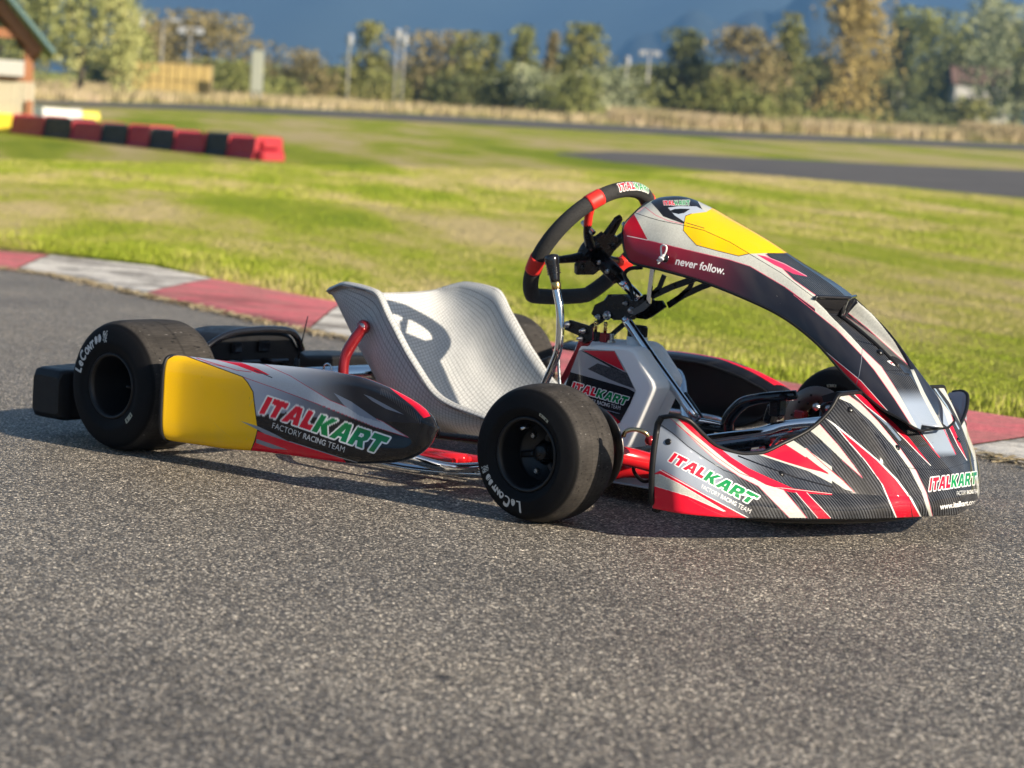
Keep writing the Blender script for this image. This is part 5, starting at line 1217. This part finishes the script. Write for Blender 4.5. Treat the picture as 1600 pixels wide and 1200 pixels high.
# ---- trees
def leaf_mat(name, a, b, c):
    a, b, c = [(min(.6, z[0]*2.15), min(.6, z[1]*1.95), min(.6, z[2]*1.9)) for z in (a, b, c)]; m = mat(name, a, .75, spec=.2); n = noise(m, .9, 4, .7); r = ramp(m, [(.33, a), (.5, b), (.67, c)], n.outputs[0]); L(m, r.outputs[0], bsdf(m).inputs['Base Color']); return m
LM = {'olive': leaf_mat('leaves_olive', (.055, .070, .022), (.10, .115, .035), (.17, .165, .06)), 'green': leaf_mat('leaves_green', (.052, .066, .022), (.095, .115, .034), (.155, .17, .06)),
      'dark': leaf_mat('leaves_dark', (.034, .046, .020), (.060, .076, .030), (.10, .115, .045)), 'gold': leaf_mat('leaves_gold', (.11, .10, .035), (.18, .155, .055), (.25, .21, .08)),
      'brown': leaf_mat('leaves_brown', (.075, .075, .035), (.12, .11, .05), (.17, .155, .08)), 'grey': leaf_mat('leaves_grey_green', (.075, .10, .06), (.14, .17, .10), (.22, .25, .16)),
      'willow': leaf_mat('leaves_willow', (.10, .125, .045), (.175, .20, .075), (.26, .27, .12))}
BARK = mat('bark', (.12, .10, .075), .9)
def leaf_cloud(P_, size, tr):
    n = len(P_); a = tr.normal(size=(n, 3)); a /= np.linalg.norm(a, axis=1)[:, None]; b = np.cross(a, tr.normal(size=(n, 3))); b /= np.linalg.norm(b, axis=1)[:, None]
    s = (size*tr.uniform(.6, 1.4, n))[:, None]
    return np.stack([P_-a*s, P_+b*s*.6, P_+a*s, P_-b*s*.6], 1).reshape(-1, 3)
def tree(px, top, base, wpx, dist, kind, label, shape='round', name='tree', group=None, dens=1., cat='tree', gap=.0):
    pos = at_dist(px, base, dist); gx, gy = pos[0], pos[1]; gz = float(terr(gx, gy)); ht = at_dist(px, top, dist)[2]-gz
    wd = wpx/FPX*dist*(1.6 if shape != 'willow' else 1.12); t = empty(name, (gx, gy, gz)); tag(t, label, cat, group); tr = np.random.default_rng(int(px*7+top)+5000)
    m = MB(); m.tube([(0, 0, -.2), (.02*ht, 0, ht*.3), (-.01*ht, .01*ht, ht*.62), (0, 0, ht*.86)], [ht*.022+.02, ht*.016+.01, ht*.010, .01], 8, 3)
    for k in range(7):
        a = tr.uniform(0, 6.28); z0 = ht*tr.uniform(.25, .6); m.tube([(0, 0, z0), (math.cos(a)*wd*.22, math.sin(a)*wd*.22, z0+ht*.14), (math.cos(a)*wd*.38, math.sin(a)*wd*.38, z0+ht*.24)], [ht*.008, ht*.004, .006], 5, 2)
    m.build('trunk', BARK, t)
    leaf = max(.07, dist*.0011); N_ = int(min(9000, max(700, dens*3.4*wd*ht/leaf**2*.55)))
    nc = int(26+tr.integers(0, 10)) if shape != 'willow' else 230; C_ = []
    for k in range(nc):
        u_ = tr.random(); a = tr.uniform(0, 6.28)
        if shape == 'round': z = .18+.76*u_; rad = .5*math.sin(math.pi*min(1, (z*.92+.08)))**.55*tr.uniform(.35, .95); sg = .13
        elif shape == 'cone': z = .10+.86*u_; rad = .5*(1.04-z)**.8*tr.uniform(.3, 1.); sg = .10
        elif shape == 'column': z = .10+.86*u_; rad = .5*(1-z**4)**.5*tr.uniform(.1, .7); sg = .12
        elif shape == 'bush': z = .05+.70*u_; rad = .5*(1-z*.75)*tr.uniform(.3, 1.05); sg = .14
        else: ph_ = math.acos(1-u_*1.15); z = .52+.44*math.cos(ph_); rad = .50*math.sin(ph_)**.8*tr.uniform(.7, 1.03); sg = .03
        C_.append((math.cos(a)*rad*wd, math.sin(a)*rad*wd, z*ht, sg*tr.uniform(.6, 1.3)))
    C_ = np.array(C_); k = tr.integers(0, nc, N_); g = tr.normal(size=(N_, 3)); g /= np.maximum(1, np.linalg.norm(g, axis=1)[:, None]/1.9)
    sx = C_[k, 3:4]*wd; P_ = C_[k, :3]+g*np.concatenate([sx, sx, C_[k, 3:4]*ht*.75], 1)
    if shape == 'willow': P_[:, 2] -= tr.random(N_)**.8*ht*np.random.default_rng(4).uniform(.2, .55, nc)[k]; P_[:, :2] = C_[k, :2]*(1.0+.06*tr.random((N_, 1)))+g[:, :2]*wd*.022
    P_[:, 2] = np.clip(P_[:, 2], .03*ht, ht*1.01)
    V = leaf_cloud(P_, leaf, tr)
    mesh_np('crown', V, np.arange(len(V)).reshape(-1, 4), LM[kind], t, False)
    return t
G1 = 'bushes and trees beyond the far road'
TR = [
 (-6, -120, 118, 110, 90, 'dark', 'tall dark tree rising behind the wooden shelter', 'round'),
 (125, -75, 116, 185, 75, 'willow', 'pale green weeping willow beside the wooden shelter', 'willow'),
 (222, 22, 128, 60, 105, 'brown', 'brownish tree just right of the willow, behind the light poles', 'round'),
 (318, 22, 145, 125, 110, 'brown', 'broad brown-green tree behind the yellow wall and its light poles', 'round'),
 (350, 82, 148, 95, 100, 'green', 'green bush at the right end of the yellow wall', 'bush'),
 (432, 112, 155, 60, 105, 'green', 'low green bush beside the pale upright sign', 'bush'),
 (480, 78, 160, 56, 110, 'brown', 'small rounded brown tree left of the tall thin one', 'round'),
 (525, 92, 165, 66, 112, 'olive', 'low olive bush between the small brown tree and the spired tree', 'bush'),
 (572, 36, 166, 62, 112, 'olive', 'pointed olive tree with a thin spire, left of the twin floodlight masts', 'cone'),
 (603, 100, 168, 60, 104, 'olive', 'olive bush at the foot of the twin floodlight masts', 'bush'),
 (668, 48, 172, 100, 116, 'brown', 'broad brown tree right of the twin floodlight masts', 'round'),
 (728, 52, 172, 60, 113, 'olive', 'olive tree leaning against the broad brown tree', 'round'),
 (708, 100, 176, 64, 104, 'dark', 'dark green bush in front of the broad brown tree', 'bush'),
 (768, 55, 176, 26, 116, 'dark', 'thin dark columnar tree between the olive tree and the green cone', 'column'),
 (812, 42, 178, 52, 112, 'green', 'upright green tree left of the thin bare-topped one', 'cone'),
 (786, 100, 180, 60, 104, 'dark', 'dark low bush below the upright green tree', 'bush'),
 (856, 52, 180, 22, 115, 'brown', 'thin brown spire tree between two green ones', 'column'),
 (840, 96, 182, 90, 103, 'grey', 'grey-green willow bush below the thin brown spire', 'bush'),
 (905, 40, 182, 82, 112, 'olive', 'large olive cone-shaped tree near the middle of the tree line', 'cone'),
 (945, 92, 184, 90, 103, 'grey', 'grey-green bush right of the large olive cone', 'bush'),
 (895, 100, 185, 70, 100, 'green', 'green bush at the foot of the large olive cone', 'bush'),
 (1008, 118, 190, 62, 106, 'olive', 'low olive bush behind the front panel side, under the small floodlights', 'bush'),
 (1065, 48, 188, 82, 116, 'dark', 'dark green pyramid tree right of the small floodlights', 'cone'),
 (1080, 132, 194, 60, 102, 'green', 'bright low bush in front of the dark pyramid tree', 'bush'),
 (1156, 42, 190, 72, 114, 'brown', 'tawny tree right of the dark pyramid tree', 'round'),
 (1128, 110, 196, 80, 102, 'olive', 'olive bush below the tawny tree', 'bush'),
 (1180, 128, 200, 90, 100, 'green', 'wide low green bush right of the olive bush', 'bush'),
 (1224, 22, 192, 52, 114, 'olive', 'tall narrow olive tree left of the golden tree', 'column'),
 (1208, 90, 192, 50, 120, 'dark', 'dark tree showing between the tawny and the narrow olive trees', 'round'),
 (1268, 88, 194, 44, 118, 'dark', 'dark bush between the narrow olive and the golden trees', 'round'),
 (1318, -32, 196, 96, 106, 'gold', 'tall golden autumn tree, the brightest of the tree line', 'column'),
 (1345, 30, 192, 56, 112, 'gold', 'smaller golden tree leaning on the right of the tallest golden one', 'round'),
 (1396, 14, 192, 24, 118, 'dark', 'thin dark spire tree right of the golden trees', 'column'),
 (1442, 16, 196, 92, 110, 'green', 'bushy green tree with a pale top, left of the pale house', 'round'),
 (1398, 96, 204, 60, 100, 'dark', 'dark bush under the thin dark spire', 'bush'),
 (1300, 160, 205, 110, 98, 'green', 'low green hedge bush under the golden trees', 'bush'),
 (1400, 164, 208, 120, 97, 'dark', 'low dark hedge bush right of the golden trees', 'bush'),
 (1490, 60, 198, 60, 106, 'dark', 'dark tree in front of the pale house', 'round'),
 (1530, -10, 200, 84, 112, 'grey', 'airy grey-green tree above the pale house', 'cone'),
 (1480, 150, 208, 70, 98, 'dark', 'dark bush left of the tall dry grass', 'bush'),
 (1580, 10, 212, 84, 100, 'grey', 'tall grey-green tree at the right edge', 'round'),
 (1515, 134, 214, 52, 97, 'olive', 'olive bush right of the pale house', 'bush'),
 (1640, 30, 215, 90, 100, 'green', 'green tree cut off by the right edge', 'round'),
 (-90, -60, 118, 120, 84, 'dark', 'dark tree left of the wooden shelter', 'round')]
for (px, top, base, wpx, dist, kind, label, shape) in TR:
    if px > 1180: dist *= 1+.75*min(1, (px-1180)/260)
    nm = {'round': 'broadleaf_tree', 'cone': 'conical_tree', 'column': 'columnar_tree', 'bush': 'bush', 'willow': 'willow_tree'}[shape]
    tree(px, top, base, wpx, dist, kind, label, shape, nm, G1, cat='bush' if shape == 'bush' else 'tree', dens=1.3 if shape == 'willow' else 1)
# far wood behind as one mass
def wood():
    P_ = []; tr = np.random.default_rng(9)
    for px in np.arange(150, 1760, 9):
        d = (128+tr.uniform(-5, 18))*(1+.75*min(1, max(0, px-1180)/260)); base = np.interp(px, [0, 1600], [122, 196]); top = np.interp(px, [150, 460, 800, 1200, 1600], [80, 112, 112, 100, 84])+tr.uniform(-8, 8); p = at_dist(px, base, d); g = float(terr(p[0], p[1])); h = at_dist(px, top, d)[2]-g
        q = tr.normal(size=(420, 3))*[.55, .55, .22]; q[:, 2] = tr.random(420)**.8*h; P_.append(q+[p[0], p[1], g])
    P_ = np.concatenate(P_); V = leaf_cloud(P_, .16, tr); tag(mesh_np('far_wood', V, np.arange(len(V)).reshape(-1, 4), LM['dark'], None, False), kind='stuff')
wood()

# ---- light poles
PALE = mat('galvanised_pole', (.34, .34, .33), .5); LAMPG = mat('lamp_glass', (.36, .38, .40), .4)
def pole(px, top, base, dist, arm, label, wd=.042):
    p = at_dist(px, base, dist); g = float(terr(p[0], p[1])); h = at_dist(px, top, dist)[2]-g; t = empty('floodlight_mast', (p[0], p[1], g)); tag(t, label, 'light mast', 'light masts in front of the trees')
    m = MB(); m.tube([(0, 0, -.1), (0, 0, h)], [wd, wd*.6], 10, smooth_path=False); m.build('pole', PALE, t); rt = _r*[1, 1, 0]
    if arm == 'T':
        m = MB(); m.box((0, 0, h), (1.0, .08, .08), np.stack([rt, np.cross([0, 0, 1], rt), [0, 0, 1]], 1), .02); m.build('crossarm', PALE, t)
        for s in (-1, 1): m = MB(); m.box(rt*s*.36+np.array([0, 0, h-.12]), (.34, .22, .24), np.stack([rt, np.cross([0, 0, 1], rt), [0, 0, 1]], 1), .03); m.build('floodlight', LAMPG, t)
    elif arm == 'L':
        m = MB(); m.tube([(0, 0, h), tuple(rt*.12+[0, 0, h+.16]), tuple(rt*.45+[0, 0, h+.16])], .04, 8, 3); m.build('arm', PALE, t); m = MB(); m.box(rt*.5+np.array([0, 0, h+.12]), (.4, .2, .12), np.stack([rt, np.cross([0, 0, 1], rt), [0, 0, 1]], 1), .03); m.build('floodlight', LAMPG, t)
    else:
        m = MB(); m.box((0, 0, h-.1), (.26, .26, .5), None, .05); m.build('floodlight', LAMPG, t)
pole(203, 22, 120, 92, 'L', 'leftmost pale mast beside the weeping willow'); pole(215, 28, 120, 92, 'I', 'pale mast close behind the leftmost one, right of the willow')
pole(251, 36, 120, 90, 'L', 'mast with a hooked arm rising behind the left half of the yellow wall'); pole(294, 44, 120, 90, 'T', 'mast with a short crossarm behind the right half of the yellow wall')
pole(541, 58, 165, 100, 'I', 'pale mast left of the pointed olive tree', .05); pole(615, 50, 165, 100, 'I', 'left one of the twin masts', .05); pole(626, 58, 165, 100, 'I', 'right one of the twin masts', .05)
pole(974, 92, 185, 112, 'I', 'short mast with one round lamp above the low bush', .06); pole(1008, 80, 185, 112, 'T', 'short mast with twin lamps left of the dark pyramid tree', .07)
# upright pale sign
def upright_sign():
    p = at_dist(400, 148, 84); g = float(terr(p[0], p[1])); h = at_dist(400, 79, 84)[2]-g; t = empty('pylon_sign', (p[0], p[1], g), YAW-math.pi/2); tag(t, 'narrow pale upright sign between the brown tree and the low bush', 'sign')
    m = MB(); m.box((0, 0, h*.62), (.44, .16, h*.76), None, .02); m.build('sign_panel', mat('pale_panel', (.38, .40, .33), .6), t)
    m = MB(); m.tube([(-.12, 0, -.1), (-.12, 0, h*.3)], .05, 8); m.tube([(.12, 0, -.1), (.12, 0, h*.3)], .05, 8); m.build('post', PALE, t)
upright_sign()
# yellow wall (long stacked yellow fence)
def yellow_wall():
    a = at_dist(206, 130, 86); b = at_dist(330, 133, 86); c = (a+b)/2; g = float(terr(c[0], c[1])); ln = np.linalg.norm((b-a)[:2]); t = empty('yellow_wall', (c[0], c[1], g), math.atan2(b[1]-a[1], b[0]-a[0])); tag(t, 'long yellow boarded wall under the light masts, right of the willow', 'wall')
    h = at_dist(268, 97, 86)[2]-g; n = 9; YM = mat('faded_yellow_board', (.62, .46, .16), .7); _r3 = ramp(YM, [(.35, (.36, .26, .09)), (.65, (.50, .37, .13))], noise(YM, 2.5, 5, .7).outputs[0]); L(YM, _r3.outputs[0], bsdf(YM).inputs['Base Color'])
    for k in range(n):
        for r_ in range(2):
            m = MB(); m.box((-ln/2+(k+.5)*ln/n, (.02 if r_ else 0), h*(.28+.46*r_)), (ln/n-.03, .10, h*.44), None, .015); m.build('panel', YM, t)
    for k in range(n+1):
        m = MB(); m.box((-ln/2+k*ln/n, .09, h*.49), (.07, .06, h*.96), None, .01); m.build('post', mat('weathered_post', (.25, .2, .14), .8), t)
yellow_wall()
# small building glimpsed at the right
def house(px, py0, py1, wpx, dist, label, wallc, roofc):
    p = at_dist(px, py1+24, dist); g = float(terr(p[0], p[1])); top = at_dist(px, py0, dist)[2]-g; ev_ = at_dist(px, py1, dist)[2]-g; w_ = wpx/FPX*dist; t = empty('house', (p[0], p[1], g), YAW-math.pi/2); tag(t, label, 'house')
    m = MB(); m.box((0, 0, ev_*.5), (w_, w_*.6, ev_)); m.build('wall', wallc, t)
    m = MB(); m.prism([(-w_*.36, ev_), (w_*.36, ev_), (0, top)], 'x', -w_*.56, w_*.56); m.build('roof', roofc, t)
    for k in (-.28, .05, .3):
        m = MB(); m.box((w_*k, -w_*.3-.03, ev_*.55), (w_*.13, .08, ev_*.34), None, .01); m.build('window', mat('house_window', (.05, .06, .07), .15), t)
WALLW = mat('white_render', (.52, .52, .50), .7); ROOFB = mat('brown_roof', (.16, .10, .08), .8)
house(1528, 104, 134, 82, 184, 'white walled house with brown roof glimpsed behind the right-hand trees', WALLW, ROOFB)
house(1396, 128, 142, 34, 176, 'small white building glimpsed under the green tree right of the golden ones', WALLW, ROOFB)
house(1262, 148, 157, 50, 152, 'low pinkish building glimpsed below the dark bush left of the golden tree', mat('pink_render', (.45, .33, .28), .8), ROOFB)

# ---- wooden shelter at the left edge
def shelter():
    c = hitg(-52, 206); sd_ = ray(20, 100)*[1, 1, 0]; sd_ /= np.linalg.norm(sd_); rt = np.array([sd_[1], -sd_[0], 0]); az = math.atan2(rt[1], rt[0]); D = np.linalg.norm((c-CAM)[:2]); k = D/FPX; g = float(terr(c[0], c[1]))
    t = empty('wooden_shelter', (c[0], c[1], g), az); tag(t, 'open wooden shelter with a blue-green sloping roof and cream boarded front over a yellow base', 'shelter')
    X = lambda px: (px+40)*k; Zt = lambda py: (207-py)*k
    OR = mat('orange_stained_wood', (.33, .14, .06), .6); CR = mat('cream_board', (.50, .46, .34), .7); YB = mat('yellow_paint', (.80, .62, .03), .6); RF_ = mat('green_metal_roof', (.11, .19, .19), .45)
    def bm(name, c_, d_, m_, rot=None): q = MB(); q.box(c_, d_, rot, .01); return q.build(name, m_, t)
    for x in (-150, 47):
        for y in (0, 2.4): bm('post', (X(x), y, Zt(60)/2), (.13, .13, Zt(60)), OR)
    a = np.array([X(-20), 0, Zt(-12)]); b = np.array([X(62), 0, Zt(80)]); d_ = b-a; ln = np.linalg.norm(d_); ag = math.atan2(d_[2], d_[0]); Rm = np.array(Matrix.Rotation(-ag, 3, 'Y')); Rm2 = np.array(Matrix.Rotation(ag, 3, 'Y'))
    for y in (-.10, 2.5):
        bm('rafter', ((a+b)/2+[0, y, -.02]), (ln, .07, .17), OR, Rm); a2 = np.array([2*a[0]-b[0], 0, b[2]]); bm('rafter', ((a+a2)/2+[0, y, -.02]), (ln, .07, .17), OR, Rm2)
    up = np.array([-d_[2], 0, d_[0]])/ln*np.sign(d_[0])
    bm('roof', (a+b)/2+up*.12+[0.03, 1.2, .0], (ln+.25, 3.1, .06), RF_, Rm); bm('roof', (a+a2)/2+up*[-1, 1, 1]*.12+[-.03, 1.2, 0], (ln+.25, 3.1, .06), RF_, Rm2)
    bm('tie_beam', (X(-20), -.02, Zt(56)), (X(47)-X(-90), .10, .13), OR)
    for i, px in enumerate(range(-150, 56, 9)): bm('board', (X(px+4.5), -.06, Zt(152)), (9*k-.008, .03, Zt(127)-Zt(178)), CR)
    bm('counter', (X(-52), -.05, Zt(108)), (X(40)-X(-145), .35, Zt(96)-Zt(120)), mat('white_counter', (.50, .50, .46), .6)); bm('rail', (X(-48), -.02, Zt(123)), (X(52)-X(-150), .08, .06), OR)
    bm('base', (X(-62), -.16, Zt(192)), (X(34)-X(-158), .22, Zt(176)-Zt(208)), YB); bm('corner_post', (X(50), -.08, Zt(172)), (.10, .10, Zt(155)-Zt(190)), OR)
shelter()
# ---- barriers
BRED = mat('barrier_red', (.42, .018, .03), .55); BBLK = mat('barrier_black', (.018, .020, .018), .6); rough_noise(BRED, 8, .45, .65); rough_noise(BBLK, 8, .5, .7)
def barrier_row():
    A = hitg(37, 213); Bp = hitg(425, 256); ax = (Bp-A); ax[2] = 0; ln = np.linalg.norm(ax); ax /= ln; az = math.atan2(ax[1], ax[0])
    cuts_px = [37, 88, 131, 178, 219, 254, 292, 341, 376, 420]; D0, D1 = np.linalg.norm(A-CAM), np.linalg.norm(Bp-CAM)
    def par(px):   # where the sight column px crosses the row
        lo, hi = -.3, 1.4
        for _ in range(50):
            mid = (lo+hi)/2; q = A+(Bp-A)*mid; x, _y = proj(q[None]); 
            if x[0] < px: lo = mid
            else: hi = mid
        return lo*ln
    c = [par(p) for p in cuts_px]; H = .30
    names = ['far left red', 'leftmost black', 'second red', 'second black', 'third red', 'third black', 'fourth red', 'rightmost black', 'near end red']
    for i in range(9):
        l = c[i+1]-c[i]; m = (c[i]+c[i+1])/2; p = A+ax*m; g = float(terr(p[0], p[1])); red = i % 2 == 0
        hh = H*(1+.05*math.sin(i*2)); b = MB(); w_ = .42; n = 18; nm = 'red' if red else 'black'
        prof = [(-w_/2, 0), (w_/2, 0), (w_/2, .07), (w_/2*.90, .10), (w_/2*.80, hh*.96), (w_/2*.7, hh), (-w_/2*.7, hh), (-w_/2*.80, hh*.96), (-w_/2*.90, .10), (-w_/2, .07)]
        b.prism(prof, 'x', -l/2+.012, l/2-.012); o = b.build('barrier_block', BRED if red else BBLK); o.location = (p[0], p[1], g-.01); o.rotation_euler = (0, 0, az)
        bv = o.modifiers.new('bevel', 'BEVEL'); bv.width = .02; bv.segments = 2
        lab = {0: 'red barrier block at the far left end of the row, next to the yellow base', 8: 'bright red barrier block ending the row on the right'}.get(i)
        if not lab:
            k = (i+1)//2 if not red else i//2
            lab = ('%s barrier block, %s %s one counted from the left end of the row' % (nm, {1: 'first', 2: 'second', 3: 'third', 4: 'fourth'}[k] if not red else {1: 'second', 2: 'third', 3: 'fourth'}[k], nm))
        tag(o, lab, 'barrier', 'red and black barrier blocks on the grass')
        if i == 8:
            f = MB(); f.box((l/2+.03, -.02, hh*.28), (.20, .34, hh*.5), None, .03); e2 = f.build('end_foot', BRED, o)
            f = MB(); f.box((l/2+.0, .0, hh*.74), (.10, .26, hh*.3), None, .02); f.build('connector', BRED, o)
barrier_row()
def low_barrier(p0, p1, hpx, col, label, seg):
    a = hitg(*p0); b = hitg(*p1); c = (a+b)/2; g = float(terr(c[0], c[1])); ax = (b-a); l = np.linalg.norm(ax[:2]); D = np.linalg.norm(c-CAM); h = hpx*D/FPX
    m = MB(); m.prism([(-.18, 0), (.18, 0), (.14, h), (-.14, h)], 'x', -l/2, l/2); o = m.build('low_barrier', col); o.location = (c[0], c[1], g); o.rotation_euler = (0, 0, math.atan2(ax[1], ax[0])); bv = o.modifiers.new('bevel', 'BEVEL'); bv.width = .02; tag(o, label, 'barrier')
low_barrier((56, 187), (117, 189), 18, mat('barrier_white', (.72, .72, .70), .6), 'low white barrier behind the left end of the red and black row', 0)
low_barrier((119, 189), (146, 190), 15, mat('barrier_yellow', (.75, .66, .10), .6), 'short yellow barrier continuing the low white one', 0)
for o in list(bpy.data.objects):
    if o.type == 'EMPTY' and not o.children and o.parent is None and o.name != 'kerb': bpy.data.objects.remove(o)
